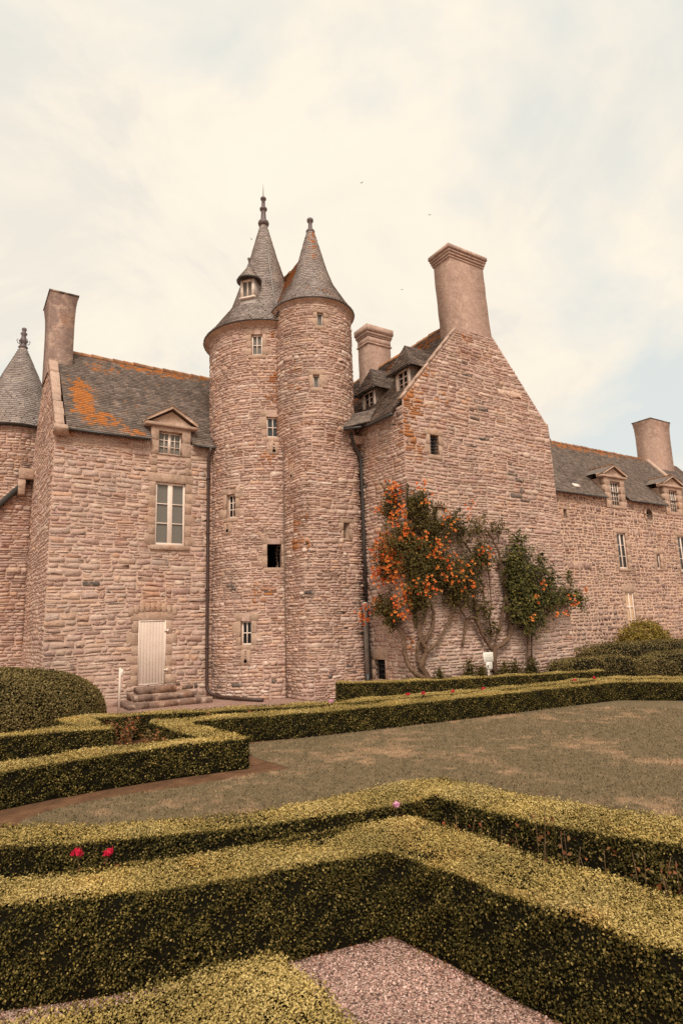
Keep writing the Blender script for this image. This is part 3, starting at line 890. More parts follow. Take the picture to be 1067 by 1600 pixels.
# stone dormer flush with the facade
def stone_dormer(parent, ch, x0, x1, zb, zt, zp, win, back, roofmat, orient=1, seed=0, rows=2, cols=4, mull=.05, **kw):
    """ch: facade chart; body from zb to zt, pediment to zp, reaching back 'back' metres"""
    mb = MB(); u0, u1, v0, v1 = win
    for (a, b, c, d) in ((x0, u0, zb, zt), (u1, x1, zb, zt), (u0, u1, v1, zt)):
        if b-a > .01 and d-c > .01:
            n = max(1, round((d-c)/.4)) if b-a < .6 else 1
            for i in range(n): cbox(mb, ch, a, b, c+(d-c)*i/n+.002, c+(d-c)*(i+1)/n-.002, -.25, .035, .01)
    if v0-zb > .02: cbox(mb, ch, u0, u1, zb, v0, -.25, .034, .01)
    # cheeks
    for s in (x0+.02, x1-.02):
        mb.add(ch([s]*4, [zb, zb, zt, zt], [-.03, -back*.5, -back, -.03]), np.array([[0, 1, 2, 3]]))
    dm = mb.build('dormer', 'dressed', parent)
    p = MB(); xm = (x0+x1)/2; o = .20
    cbox(p, ch, x0-o, x1+o, zt, zt+.11, -.3, .14, .02, .3)
    # raking mouldings and tympanum
    b0, b1, ap = (x0-o, zt+.11), (x1+o, zt+.11), (xm, zp)
    P = np.concatenate([ch([b0[0]+.1, b1[0]-.1, ap[0]], [b0[1], b1[1], ap[1]-.08], .03), ch([b0[0]+.1, b1[0]-.1, ap[0]], [b0[1], b1[1], ap[1]-.08], -.2)])
    p.add(P, [np.array([[0, 1, 2]]), np.array([[0, 1, 4, 3], [1, 2, 5, 4], [2, 0, 3, 5]])], rnd=.5)
    for q0, q1 in ((b0, ap), (ap, b1)):
        U = [q0[0], q1[0], q1[0], q0[0]]; Vv = [q0[1], q1[1], q1[1]+.12, q0[1]+.12]
        P = np.concatenate([ch(U, Vv, .15), ch(U, Vv, -.3)])
        p.add(P, np.array([[0, 1, 2, 3], [7, 6, 5, 4], [0, 1, 5, 4], [1, 2, 6, 5], [2, 3, 7, 6], [3, 0, 4, 7]]), rnd=.6)
    p.build('pediment', 'dressed', dm)
    r = MB()
    for q0, q1 in ((b0, ap), (ap, b1)):
        P = np.concatenate([ch([q0[0], q1[0]], [q0[1]+.125, q1[1]+.125], .13), ch([q1[0], q0[0]], [q1[1]+.125, q0[1]+.125], -back-1.0)])
        r.add(P, np.array([[0, 1, 2, 3]]), rnd=.4)
        L = math.hypot(q1[0]-q0[0], q1[1]-q0[1])
    r.build('dormer_roof', 'slate', dm)
    w_ = MB(); w_.add(ch([u0, u1, u1, u0], [v0, v0, v1, v1], -.17), np.array([[0, 1, 2, 3]])); w_.build('pane', kw.get('glass', 'greyglass'), dm)
    f = MB(); fw, d0, d1 = .045, -.168, -.12
    cbox(f, ch, u0, u0+fw, v0, v1, d0, d1); cbox(f, ch, u1-fw, u1, v0, v1, d0, d1)
    cbox(f, ch, u0+fw, u1-fw, v0, v0+fw, d0, d1-.002); cbox(f, ch, u0+fw, u1-fw, v1-fw, v1, d0, d1-.002)
    for i in range(1, cols):
        x = u0+fw+(u1-u0-2*fw)*i/cols; b = mull if i*2 == cols else .025
        cbox(f, ch, x-b/2, x+b/2, v0+fw, v1-fw, d0, d1-.005)
    for j in range(1, rows):
        y = v0+fw+(v1-v0-2*fw)*j/rows; cbox(f, ch, u0+fw, u1-fw, y-.0125, y+.0125, d0+.001, d1-.012)
    f.build('window_frame', 'white', dm)
    return dm

stone_dormer(house, FRONT, 5.30, 6.64, 8.0, 8.97, 9.62, W_D, 1.0, 'slate', seed=4, rows=3, cols=4, mull=.1)
window(house, FRONT, W_T, 2, 3, .10, .07, .03, 'greyglass', seed=5, jw=.2, lh=.30, sh=.16, mull=.16)
# door
mb = MB(); surround(mb, FRONT, DOOR, .2, .26, 0, 8, wide=.16); reveal(mb, FRONT, DOOR, .1)
ds = mb.build('door_surround', 'dressed', house)
mb = MB(); u0, u1, v0, v1 = DOOR; n = 9
for i in range(n):
    a = u0+(u1-u0)*i/n; cbox(mb, FRONT, a+.002, u0+(u1-u0)*(i+1)/n-.002, v0+.03, v1-.004, -.06, .004, .004, .5)
door = mb.build('door', 'door', house)
mb = MB(); cbox(mb, FRONT, u0, u0+.035, v0, v1, .005, .018); cbox(mb, FRONT, u1-.035, u1, v0, v1, .005, .018); cbox(mb, FRONT, u0+.036, u1-.036, v1-.035, v1, .005, .017); cbox(mb, FRONT, u0+.036, u1-.036, v0+.0, v0+.028, .005, .017)
mb.build('door_frame', 'white', door)
for z in (.98, 2.2):
    mb = MB(); cbox(mb, FRONT, u1-.05, u1+.07, z-.02, z+.02, .02, .05); cbox(mb, FRONT, u1+.03, u1+.075, z-.05, z+.05, .019, .06)
    mb.build('hinge', 'white', door)
# steps
st = thing('stone_steps', 'worn stone steps climbing to the white plank door', 'steps', (5.5, 19.4, 0))
for k, (hz, x0, x1, y0) in enumerate(((.17, 4.5, 7.0, 18.66), (.35, 4.75, 6.55, 19.02), (.53, 4.95, 6.12, 19.42))):
    mb = MB(); x = x0
    while x < x1-.05:
        t = min(x1, x+rng.uniform(.5, .9)); wbox(mb, x+.004, t-.004, y0+rng.uniform(-.015, .015), 19.95, hz-.179, hz-rng.uniform(0, .015), bev=.006); x = t
    mb.build('step', 'step', st)
# downpipe of the house, in the angle with the round tower
mb = MB(); tube(mb, [(7.27, 19.72, 8.4), (7.27, 19.78, 8.2), (7.24, 19.86, 8.0)] + [(7.24, 19.86, z) for z in (6, 4, 2, .5)] + [(7.25, 19.82, .28), (7.32, 19.7, .14), (7.5, 19.2, .08), (7.75, 18.35, .07), (8.15, 17.55, .06)], .055, 10)
for z in (7.3, 5.4, 3.5, 1.6): lathe(mb, 7.24, 19.86, [(.058, z-.03), (.075, z-.03), (.075, z+.03), (.058, z+.03)], 10)
mb.build('downpipe', 'rustpipe', house)

# ================================================================== BIG ROUND TOWER
BT = Round(9.46, 19.97, 2.02); rad = math.radians
tower = thing('round_tower', 'broad round stone tower with tall slate cone and small round-roofed lucarne', 'tower', (9.46, 19.97, 0))
def arc(a0, a1, z0, z1, r=2.02): return (rad(a0)*r, rad(a1)*r, z0, z1)
TW1 = arc(-38.4, -27.4, 11.46, 12.22); TW2 = arc(-24.2, -11.6, 8.50, 9.22); TW3 = arc(-66.2, -55.6, 5.82, 6.62)
TW4 = arc(-24.6, -11.2, 4.10, 4.87); TW5 = arc(-50, -39.4, 1.66, 2.42)
holes = [TW1, TW2, TW3, TW4, TW5]
L_ = rad(150)*2.02; tl = lambda v: (-L_, L_)
lich_t = blobs_lich([((9.0, 17.9, 10.6), (.45, .7, 1.0), .50), ((8.9, 17.95, 9.9), (.6, .7, .5), .46), ((8.6, 18.0, 7.7), (.7, .9, .5), .44), ((8.3, 18, 3.3), (1.2, 1.2, .7), .44), ((8.1, 18, .9), (1.0, 1.0, .5), .40), ((7.6, 18.6, 8.0), (.5, .6, .3), .38), ((8.9, 17.95, 12.2), (.3, .5, .4), .4)])
mb = MB(); core(mb, BT, -.1, 12.62, tl, holes, -.010, mi=1)
stones(mb, BT, 0, 12.6, tl, [ex(TW1, .15, .2, .15), ex(TW2, .15, .24, .12), ex(TW3, .15, .24, .12), ex(TW4, .14, .25, .12), ex(TW5, .15, .24, .12)],
       (.055, .125), (.14, .46), .012, .034, 41, lich_t, .03, .9, darks=[(-2.3, 3.6), (-2.2, 3.5), (-2.05, 3.7), (-1.4, 3.4), (-.9, 3.3), (-1.75, .4), (-.7, .5), (-2.6, .4)])
mb.build('wall', ['tower', 'towermortar', 'darkstone'], tower)
window(tower, BT, TW1, 2, 2, .12, .048, .03, 'greyglass', seed=11, jw=.15, lh=.24, sill=False, wide=.2)
window(tower, BT, TW2, 2, 2, .12, .048, .03, 'glass', seed=12, jw=.15, lh=.26, sill=False, wide=.1)
window(tower, BT, TW3, 2, 3, .16, .045, .03, 'darkglass', seed=13, jw=.15, lh=.26, sill=False, wide=.2)
dark_opening(tower, BT, TW4, .8, 14, .14, .34, .14)
window(tower, BT, TW5, 2, 2, .14, .048, .032, 'darkglass', seed=15, jw=.16, lh=.26, sill=False, wide=.16)
for (a, z0, z1) in ((-17.4, 7.97, 8.24), (-64.3, 5.34, 5.6), (-45, 1.12, 1.46)): slit(tower, BT, rad(a)*2.02, z0, z1)
CP = [(2.26, 12.66), (1.98, 12.98), (1.60, 13.52), (1.25, 14.02), (.84, 15.25), (.51, 16.34), (.12, 17.84)]
mb = MB()
lich_c = blobs_lich([((9.2, 18.2, 13.3), (.7, .7, .7), .42), ((10.3, 18.9, 14.5), (.5, .8, 1.2), .45)], .08)
cone_roof(mb, 9.46, 19.97, CP, .09, .12, 51, lich_c)
troof = mb.build('roof', 'conesl', tower)
mb = MB(); lathe(mb, 9.46, 19.97, [(2.03, 12.50), (2.07, 12.56), (2.17, 12.61), (2.235, 12.633)], 64); mb.build('cornice', 'dressed', troof, smooth=True)
mb = MB(); lathe(mb, 9.46, 19.97, [(2.2, 12.634), (2.262, 12.640), (2.265, 12.655), (2.2, 12.675)], 64); mb.build('eave', 'gutter', troof)
mb = MB(); lathe(mb, 9.46, 19.97, [(.13, 17.80), (.20, 17.84), (.22, 17.93), (.20, 18.0), (.13, 18.04), (.11, 18.12), (.09, 18.45), (.10, 18.48), (.145, 18.52), (.15, 18.58), (.10, 18.63), (.075, 18.7), (.07, 18.95), (.11, 18.98), (.12, 19.03), (.09, 19.08), (.02, 19.1), (.012, 19.45), (.002, 19.7)], 16)
mb.build('finial', 'lead', troof, smooth=True)
# ridge seam down the cone
mb = MB(); cc = ConeChart(9.46, 19.97, CP); a0 = rad(-9); vs = np.linspace(0.02, cc.L[-1]*.75, 14)
tube(mb, cc(np.full(14, a0), vs, .05), .018, 6); mb.build('lead_seam', 'zinc', troof)
# lucarne: small round-roofed dormer on the cone
def lucarne():
    a = rad(-49); sx, sy_ = math.sin(a), -math.cos(a)
    U = np.array([math.cos(a), math.sin(a), 0]); N = np.array([sx, sy_, 0]); r0 = 1.50
    O = np.array([9.46, 19.97, 0])+N*r0
    ch = Flat(O, U, UP, N)
    mb = MB(); hw = .29
    cbox(mb, ch, -hw, hw, 13.45, 13.92, -.9, -.01)                       # slate apron block
    cbox(mb, ch, -hw, -hw+.03, 13.93, 14.66, -.9, -.03); cbox(mb, ch, hw-.03, hw, 13.93, 14.66, -.9, -.03)
    lc = mb.build('lucarne', 'conesl', tower)
    g = MB(); g.add(ch([-hw+.06, hw-.06, hw-.06, -hw+.06], [13.98, 13.98, 14.62, 14.62], -.06), np.array([[0, 1, 2, 3]])); g.build('pane', 'greyglass', lc)
    f = MB()
    cbox(f, ch, -hw+.03, -hw+.12, 13.93, 14.66, -.09, .02); cbox(f, ch, hw-.12, hw-.03, 13.93, 14.66, -.09, .02)
    cbox(f, ch, -hw-.02, hw+.02, 13.90, 13.96, -.09, .06); cbox(f, ch, -hw+.12, hw-.12, 14.58, 14.66, -.09, .01)
    cbox(f, ch, -.025, .025, 13.96, 14.58, -.08, -.01)
    f.build('window_frame', 'white', lc)
    r = MB(); c = O+N*-.16
    cone_roof(r, c[0], c[1], [(.44, 14.66), (.37, 14.76), (.20, 15.0), (.04, 15.26)], .09, .11, 53, lich_c)
    r.build('lucarne_roof', 'conesl', lc)
    r = MB(); lathe(r, c[0], c[1], [(.42, 14.62), (.455, 14.635), (.455, 14.665), (.4, 14.68)], 32); r.build('lucarne_eave', 'gutter', lc)
    r = MB(); lathe(r, c[0], c[1], [(.05, 15.22), (.07, 15.26), (.035, 15.31), (.03, 15.5), (.06, 15.54), (.06, 15.60), (.0, 15.64)], 10); r.build('lucarne_finial', 'lead', lc, smooth=True)
lucarne()
# lightning cable running down in the angle of the two towers
mb = MB(); tube(mb, [(9.135, 17.90, 12.5), (9.12, 17.88, 9), (9.10, 17.86, 6), (9.10, 17.86, 3), (9.10, 17.86, 0)], .014, 6); mb.build('lightning_cable', 'cable', tower)

# ================================================================== STAIR TURRET
ST = Squinch(10.33, 17.8, 1.36, 1.14, 7.6, 8.9)
turret = thing('stair_turret', 'slender stair turret, square below and round above, with steep lichened cone', 'turret', (10.33, 17.8, 0))
def arct(a0, a1, z0, z1): return arc(a0, a1, z0, z1, 1.36)
SW1 = arct(-23.7, -14.6, 12.12, 12.60); SW2 = arct(-31.4, -22.4, 9.92, 10.37)
a_s = math.atan2(.33, 1.14); SW3 = (a_s*1.36-.01, math.atan2(.56, 1.14)*1.36, 4.95, 5.47)
L2 = PI*.97*1.36; sl_ = lambda v: (-L2, L2)
mb = MB(); core(mb, ST, -.1, 13.1, sl_, [SW1, SW2, SW3], -.010, mi=1)
lich_s = blobs_lich([((9.3, 17.1, 5.0), (.5, .8, 1.4), .48), ((9.4, 17.0, 6.6), (.4, .6, 1.2), .44), ((9.4, 17.0, 8.6), (.5, .6, .8), .40), ((10, 16.6, 9.5), (1.2, .6, .4), .30), ((9.3, 17.2, 10.5), (.4, .6, 1.5), .42)])
stones(mb, ST, 0, 13.02, sl_, [ex(SW1, .12, .18, .1), ex(SW2, .12, .18, .12), ex(SW3, .1, .14, .06)], (.055, .125), (.14, .5), .012, .036, 43, lich_s, .03, .9, darks=[(1.06, 3.55), (1.08, 3.2), (1.1, 3.05), (1.0, 2.85), (.95, 1.9), (.3, 2.1), (.35, .95), (-.4, .6), (1.0, .55), (.72, 2.9), (.1, 2.6), (-1.25, 3.1), (-1.1, 3.2), (.62, .72)])
mb.build('wall', ['tower', 'towermortar', 'darkstone'], turret)
window(turret, ST, SW1, 1, 1, .12, .03, .02, 'greyglass', seed=21, jw=.13, lh=.2, sill=False, wide=.14)
window(turret, ST, SW2, 1, 1, .12, .03, .02, 'greyglass', seed=22, jw=.13, lh=.2, sill=False, wide=.14)
dark_opening(turret, ST, SW3, .5, 23, .09, .14, .06, wide=.10)
slit(turret, ST, -rad(72)*1.36, 7.0, 7.4, .045, .12)
SP = [(1.50, 13.10), (1.36, 13.28), (1.18, 13.57), (.80, 14.21), (.56, 14.88), (.13, 16.52)]
mb = MB()
lich_p = blobs_lich([((10.2, 17.5, 15.6), (.45, .5, 1.3), .42), ((10.3, 17.6, 16.3), (.4, .4, .5), .50), ((10.2, 16.6, 13.5), (1.3, 1, .5), .36)], .12)
cone_roof(mb, 10.33, 17.8, SP, .09, .115, 55, lich_p)
sroof = mb.build('roof', 'conesl', turret)
mb = MB(); lathe(mb, 10.33, 17.8, [(1.37, 12.96), (1.40, 13.02), (1.46, 13.055), (1.485, 13.07)], 56); mb.build('cornice', 'dressed', sroof, smooth=True)
mb = MB(); lathe(mb, 10.33, 17.8, [(1.45, 13.071), (1.506, 13.076), (1.51, 13.09), (1.45, 13.115)], 56); mb.build('eave', 'gutter', sroof)
mb = MB(); lathe(mb, 10.33, 17.8, [(.13, 16.46), (.16, 16.5), (.17, 16.56), (.12, 16.62), (.085, 16.68), (.07, 16.85), (.085, 16.93), (.12, 16.97), (.12, 17.05), (.07, 17.1), (.0, 17.12)], 16); mb.build('finial', 'lead', sroof, smooth=True)
# saddle roof joining the two cones
mb = MB()
sd_len = math.hypot(1.52, 3.0); SAD = Flat((8.81, 0, 12.74), (0, -1, 0), (1.52/sd_len, 0, 3.0/sd_len), (-3.0/sd_len, 0, 1.52/sd_len))
lich_sd = blobs_lich([((10.0, 19, 15.0), (1.4, 2.4, 1.8), .62), ((9.3, 18.4, 13.6), (1.1, 1.2, 1.3), .5)], .3)
core(mb, SAD, 0, sd_len, lambda v: (-21, -17.72), [], -.012); slates(mb, SAD, sd_len, lambda v: (-21, -17.72), .115, (.13, .2), 57, lich_sd)
mb.add([(10.33, 17.9, 15.72), (10.33, 21, 15.72), (11.83, 21, 12.72), (11.83, 17.9, 12.72)], np.array([[0, 1, 2, 3]]), rnd=.4)
sad = mb.build('saddle_roof', 'conesl', turret)
mb = MB(); ridge_tiles(mb, (10.33, 18.2, 15.76), (10.33, 20.9, 15.76), .09); mb.build('ridge_tiles', 'ridge', sad)

# ================================================================== GABLED HOUSE
gh = thing('gabled_house', 'tall gabled stone house with ribbed chimney at its apex and vines on its face', 'house', (15, 17, 0))
GF = Flat((11.5, 14.37, 0), (1, 0, 0), UP, (0, -1, 0))
GW = (1.04, 1.40, 7.42, 8.08); GA = (.98, 1.5, 4.95, 5.75)
def gab(v):
    hi = 6.82+max(0, 9.1-v)*.03
    if v <= 9.1: return (0, hi)
    if v <= 9.3: return ((v-9.1)/1.17, 6.82)
    return ((v-9.1)/1.17, 6.72-(v-9.3)/1.16)
lich_g = blobs_lich([((11.9, 14.37, 9.0), (.5, .5, .9), .62), ((11.7, 14.37, 8.0), (.35, .6, 1.0), .56), ((12.1, 14.37, 7.6), (.4, .4, .7), .42), ((12.6, 14.37, 10.0), (.7, .4, .8), .40), ((14.4, 14.37, 11.8), (.6, .4, .3), .48), ((13.2, 14.37, 9.4), (.6, .3, .4), .38), ((15.9, 14.37, 9.0), (1, .3, 2), .28), ((11.6, 14.5, 5), (.6, .5, 2), .28), ((11.6, 14.5, 1.6), (.8, .6, .6), .42)])
mb = MB(); core(mb, GF, -.1, 12.15, gab, [GW, GA], -.008, extra=(9.1, 9.3), mi=1)
stones(mb, GF, 0, 12.12, gab, [ex(GW, .14, .2, .1), ex(GA, .1, .14, .08)], (.06, .15), (.16, .55), .012, .028, 61, lich_g, .04, .9, darks=[(3.1, 9.6), (3.3, 8.2), (3.2, 8.9), (3.05, 7.9), (2.9, 9.2), (3.25, 9.25), (3.0, 10.4), (2.7, 10.8), (4.7, 6.4), (4.9, 6.9), (5.1, 6.6), (4.8, 7.2), (5.2, 7.0), (4.6, 7.5), (5.0, 6.2)])
GS = Flat((11.5, 20.6, 0), (0, -1, 0), UP, (-1, 0, 0))          # left flank, u = 20.6 - Y
CELL = (20.6-16.45, 20.6-15.86, .50, 1.10)
gsl = lambda v: (0, 6.23)
core(mb, GS, -.1, 8.9, gsl, [CELL], -.008, mi=1); stones(mb, GS, 0, 8.9, gsl, [ex(CELL, .12, .3, .05)], (.06, .15), (.16, .5), .012, .028, 62, lich_g, .04, .9, darks=[(4.1, 6.7), (4.05, 3.9), (4.1, 3.3)])
mb.add([(18.3, 14.4, -.1), (18.3, 23, -.1), (18.3, 23, 9.2), (18.3, 14.4, 9.2)], np.array([[0, 1, 2, 3]]))
mb.add([(11.52, 20.6, -.1), (18.3, 20.6, -.1), (18.3, 20.6, 9.0), (11.52, 20.6, 9.0)], np.array([[0, 1, 2, 3]]))
mb.build('wall', ['stone', 'towermortar', 'darkstone'], gh)
# wall closing the angle between turret and flank
mb = MB(); FIL = Flat((0, 16.92, 0), (1, 0, 0), UP, (0, -1, 0)); core(mb, FIL, -.1, 8.3, lambda v: (11.2, 11.6), [], -.01); stones(mb, FIL, 0, 8.3, lambda v: (11.2, 11.6), [], (.06, .13), (.15, .4), .012, .05, 63)
cbox(mb, FIL, 10.75, 11.55, 8.22, 8.5, -.4, .32, .02)
mb.build('angle_wall', 'tower', gh)
wn = window(gh, GF, GW, 0, 0, .25, glass='darkglass', seed=31, jw=.13, lh=.2, sill=False, wide=.12)
mb = MB()
for i in range(1, 3): x = GW[0]+.36*i/3; cbox(mb, GF, x-.012, x+.012, GW[2], GW[3], -.10, -.075)
for i in range(1, 6): y = GW[2]+.66*i/6; cbox(mb, GF, GW[0], GW[1], y-.012, y+.012, -.074, -.05)
mb.build('grille', 'iron', wn)
wn = dark_opening(gh, GF, GA, .6, 32, .10, .0, .08, wide=.06)
mb = MB()
for i in range(5):
    a = (i-2)*.42; cx, cz = 1.24+.30*math.sin(a), 5.62+.24*math.cos(a); cbox(mb, GF, cx-.09, cx+.09, cz-.06, cz+.1, -.03, .05, .015)
cbox(mb, GF, 1.24, 1.5, 5.2, 5.74, -.25, -.05, .01, .9)
mb.build('arch_stones', 'dressed', wn)
wn = dark_opening(gh, GS, CELL, .5, 33, .12, .36, .06, wide=.08)
mb = MB()
for i in range(1, 5): x = CELL[0]+.59*i/5; cbox(mb, GS, x-.014, x+.014, CELL[2], CELL[3], -.12, -.09)
for i in range(1, 4): y = CELL[2]+.6*i/4; cbox(mb, GS, CELL[0], CELL[1], y-.014, y+.014, -.089, -.06)
mb.build('grille', 'iron', wn)
# left roof slope
gl_ = math.hypot(3.6, 4.25); gx, gz = 3.6/gl_, 4.25/gl_
GR = Flat((11.28, 22.6, 8.72), (0, -1, 0), (gx, 0, gz), (-gz, 0, gx))
grl = lambda v: (0, 22.6-14.66)
lich_gr = blobs_lich([((12.6, 14.9, 10.3), (1.4, .5, 1.6), .60), ((14.4, 16.5, 12.5), (.8, 3, .8), .52), ((14.0, 18.5, 12), (1.2, 1.2, 1.2), .55), ((13.4, 16.2, 11.2), (.9, .8, .9), .42), ((13.3, 20.0, 11.0), (1.4, 2.2, 1.8), .56)], .16)
mb = MB(); core(mb, GR, 0, gl_, grl, [], -.012); slates(mb, GR, gl_, grl, .115, (.13, .2), 64, lich_gr)
# kicked eave continuing over the angle to the turret
P = [(11.28, 17.2, 8.72), (11.28, 16.0, 8.72), (10.62, 16.42, 8.56), (10.8, 17.0, 8.9), (11.5, 17.2, 9.2)]
mb.add([(11.28, 15.9, 8.74), (11.9, 16.3, 9.50), (11.6, 17.3, 9.35), (10.95, 16.9, 8.95), (10.62, 16.38, 8.60)], np.array([[0, 1, 2], [0, 2, 3], [0, 3, 4]]), rnd=.4)
mb.add([(18.6, 14.7, 8.7), (18.6, 22.6, 8.7), (14.9, 22.6, 12.98), (14.9, 14.7, 12.98)], np.array([[0, 1, 2, 3]]), rnd=.4)
o_ = np.array([11.30, 15.86, 8.76]); uu_ = np.array([10.62, 16.40, 8.61])-o_; ul_ = np.linalg.norm(uu_); uu_ /= ul_; vv_ = np.array([.62, .62, .76]); vv_ -= uu_*(uu_@vv_); vv_ /= np.linalg.norm(vv_); nn_ = np.cross(uu_, vv_); nn_ = nn_ if nn_[2] > 0 else -nn_
slates(mb, Flat(o_+nn_*.015, uu_, vv_, nn_), 1.0, lambda v: (-.25*v, ul_+.02), .10, (.12, .18), 65, None)
groof = mb.build('roof', 'slate', gh)
mb = MB(); ridge_tiles(mb, (14.9, 22.4, 13.02), (14.9, 15.3, 13.02), .10, .34); mb.build('ridge_tiles', 'ridge', groof)
# coping along the left verge
mb = MB(); GC = Flat((11.47, 14.33, 9.09), (0, 1, 0), (gx, 0, gz), (-gz, 0, gx)); v = 0
while v < 3.9:
    t = v+rng.uniform(.35, .6); cbox(mb, GC, .02, .02+rng.uniform(.15, .2), v+.006, t-.006, -.01, .045+rng.uniform(0, .02), .008); v = t
mb.build('coping', 'copingstone', groof)
# chimneys
mb = MB()
ch1 = chimney(groof, 14.06, 15.68, 14.37, 15.2, 11.9, 14.74, 'render', [(.03, 14.74, 14.80), (.01, 14.803, 14.83), (.06, 14.833, 14.90), (.04, 14.903, 14.93), (.09, 14.933, 15.0), (.07, 15.003, 15.03), (.125, 15.033, 15.16), (.09, 15.163, 15.2)], .16, .05)
ch2 = chimney(groof, 14.30, 15.50, 20.0, 20.75, 12.2, 14.0, 'render', [(.045, 14.0, 14.06), (.01, 14.063, 14.35), (.04, 14.353, 14.42), (.07, 14.423, 14.55), (.11, 14.553, 14.82)])
# gutter and downpipe
mb = MB(); gp = [(11.22, 14.55, 8.60), (11.22, 15.0, 8.61), (11.22, 15.85, 8.62), (11.05, 16.08, 8.60), (10.58, 16.38, 8.54)]
tube(mb, gp, .055, 8)
mb.build('gutter', 'gutter', groof)
mb = MB(); tube(mb, [(10.92, 16.45, 8.5), (11.0, 16.5, 8.3), (11.14, 16.58, 8.05), (11.36, 16.62, 7.8), (11.40, 16.62, 7.6), (11.41, 16.62, 5), (11.41, 16.62, 2.8)], .05, 10); tube(mb, [(11.41, 16.62, 2.8), (11.42, 16.55, .5)], .045, 8)
mb.build('downpipe', 'gutter', gh)
mb = MB(); tube(mb, [(11.27, 16.52, 2.86), (11.27, 16.52, 2.6), (11.27, 16.50, .66)], .075, 10); lathe(mb, 11.27, 16.52, [(.08, 2.6), (.12, 2.68), (.12, 2.86), (.09, 2.9)], 12); mb.build('drain_pipe', 'zinc', gh)
mb = MB(); tube(mb, [(11.27, 16.50, .68), (11.27, 16.50, .5), (11.22, 16.40, .36)], .08, 10); mb.build('pipe_shoe', 'gutter', gh)
# hipped slate dormers on the left slope
def slate_dormer(Y0, Y1, z0, z1, X):
    ch = Flat((X, 0, 0), (0, -1, 0), UP, (-1, 0, 0)); a, b = -Y1, -Y0
    mb = MB()
    for s in (a-.08, b+.08):     # slate cheeks
        mb.add(ch([s]*3, [z0-.05, z1+.05, z1+.05], [0, 0, -(z1-z0+.15)/1.18]), np.array([[0, 1, 2]]), rnd=.2)
    cbox(mb, ch, a-.1, b+.1, z0-.12, z0-.02, -.2, .05)
    dm = mb.build('dormer', 'slate', gh)
    r = MB(); zr = z1+.86; e0, e1, zf = a-.33, b+.33, z1-.04; m = (a+b)/2; bk = (zr-z0)/1.18; be = (zf-z0)/1.18
    F3 = ch([e0, e1, m], [zf, zf, zr], [.24, .24, -.12]); r.add(F3, np.array([[0, 1, 2]]), rnd=.4)
    for s in (e0, e1):
        Q = ch([s, s, m, m], [zf, zf, zr, zr], [.24, -be-.2, -bk-.1, -.12]); r.add(Q, np.array([[0, 1, 2, 3]]), rnd=.5)
    # slate courses on the hip and flanks
    for tri in ('f',):
        hv = np.array([m, zr, -.12])-np.array([m, zf, .24]); Lh = np.linalg.norm(hv[1:]); 
        o = ch(m, zf, .24); vv = ch(m, zr, -.12)-o; vv /= np.linalg.norm(vv); uu = np.array([0, -1.0, 0]); nn = np.cross(uu, vv)
        if nn[0] > 0: nn = -nn
        hw = (e1-e0)/2; slates(r, Flat(o, uu, vv, nn), Lh, lambda v: (-hw*(1-v/Lh)-.005, hw*(1-v/Lh)+.005), .10, (.12, .18), 71, None)
    for s, sg_ in ((e0, 1), (e1, -1)):
        o = ch(s, zf, .24); uu = np.array([1.0, 0, 0])*1.0; top = ch(m, zr, .24); vv = top-o; Lh = np.linalg.norm(vv); vv /= Lh; nn = np.cross(uu, vv); nn = nn if nn[2] > 0 else -nn
        slates(r, Flat(o, uu, vv, nn), Lh, lambda v: (.36*v/Lh, .24+be+(bk-be)*v/Lh+.12), .10, (.12, .18), 72, None)
    r.build('dormer_roof', 'slate', dm)
    r = MB(); tube(r, [ch(m, zr+.02, -.11), ch(m, zr+.02, -bk-.1)], .035, 6); r.build('dormer_ridge', 'lead', dm)
    r = MB(); cbox(r, ch, e0, e1, zf-.04, zf-.004, .18, .245); r.build('dormer_eave', 'gutter', dm)
    g = MB(); g.add(ch([a, b, b, a], [z0, z0, z1, z1], -.06), np.array([[0, 1, 2, 3]])); g.build('pane', 'darkglass', dm)
    f = MB()
    cbox(f, ch, a-.07, a+.05, z0, z1, -.1, .04); cbox(f, ch, b-.05, b+.07, z0, z1, -.1, .04)
    cbox(f, ch, a+.05, b-.05, z0, z0+.05, -.05, .03); cbox(f, ch, a+.05, b-.05, z1-.05, z1, -.05, .03)
    cbox(f, ch, m-.02, m+.02, z0+.05, z1-.05, -.05, .01); cbox(f, ch, a+.05, b-.05, z0+(z1-z0)*.62, z0+(z1-z0)*.62+.025, -.049, .005); cbox(f, ch, a+.05, b-.05, z0+(z1-z0)*.32, z0+(z1-z0)*.32+.02, -.049, .005)
    f.build('window_frame', 'white', dm)
slate_dormer(14.83, 15.42, 9.76, 10.46, 12.2)
slate_dormer(16.80, 17.44, 9.72, 10.40, 12.2)

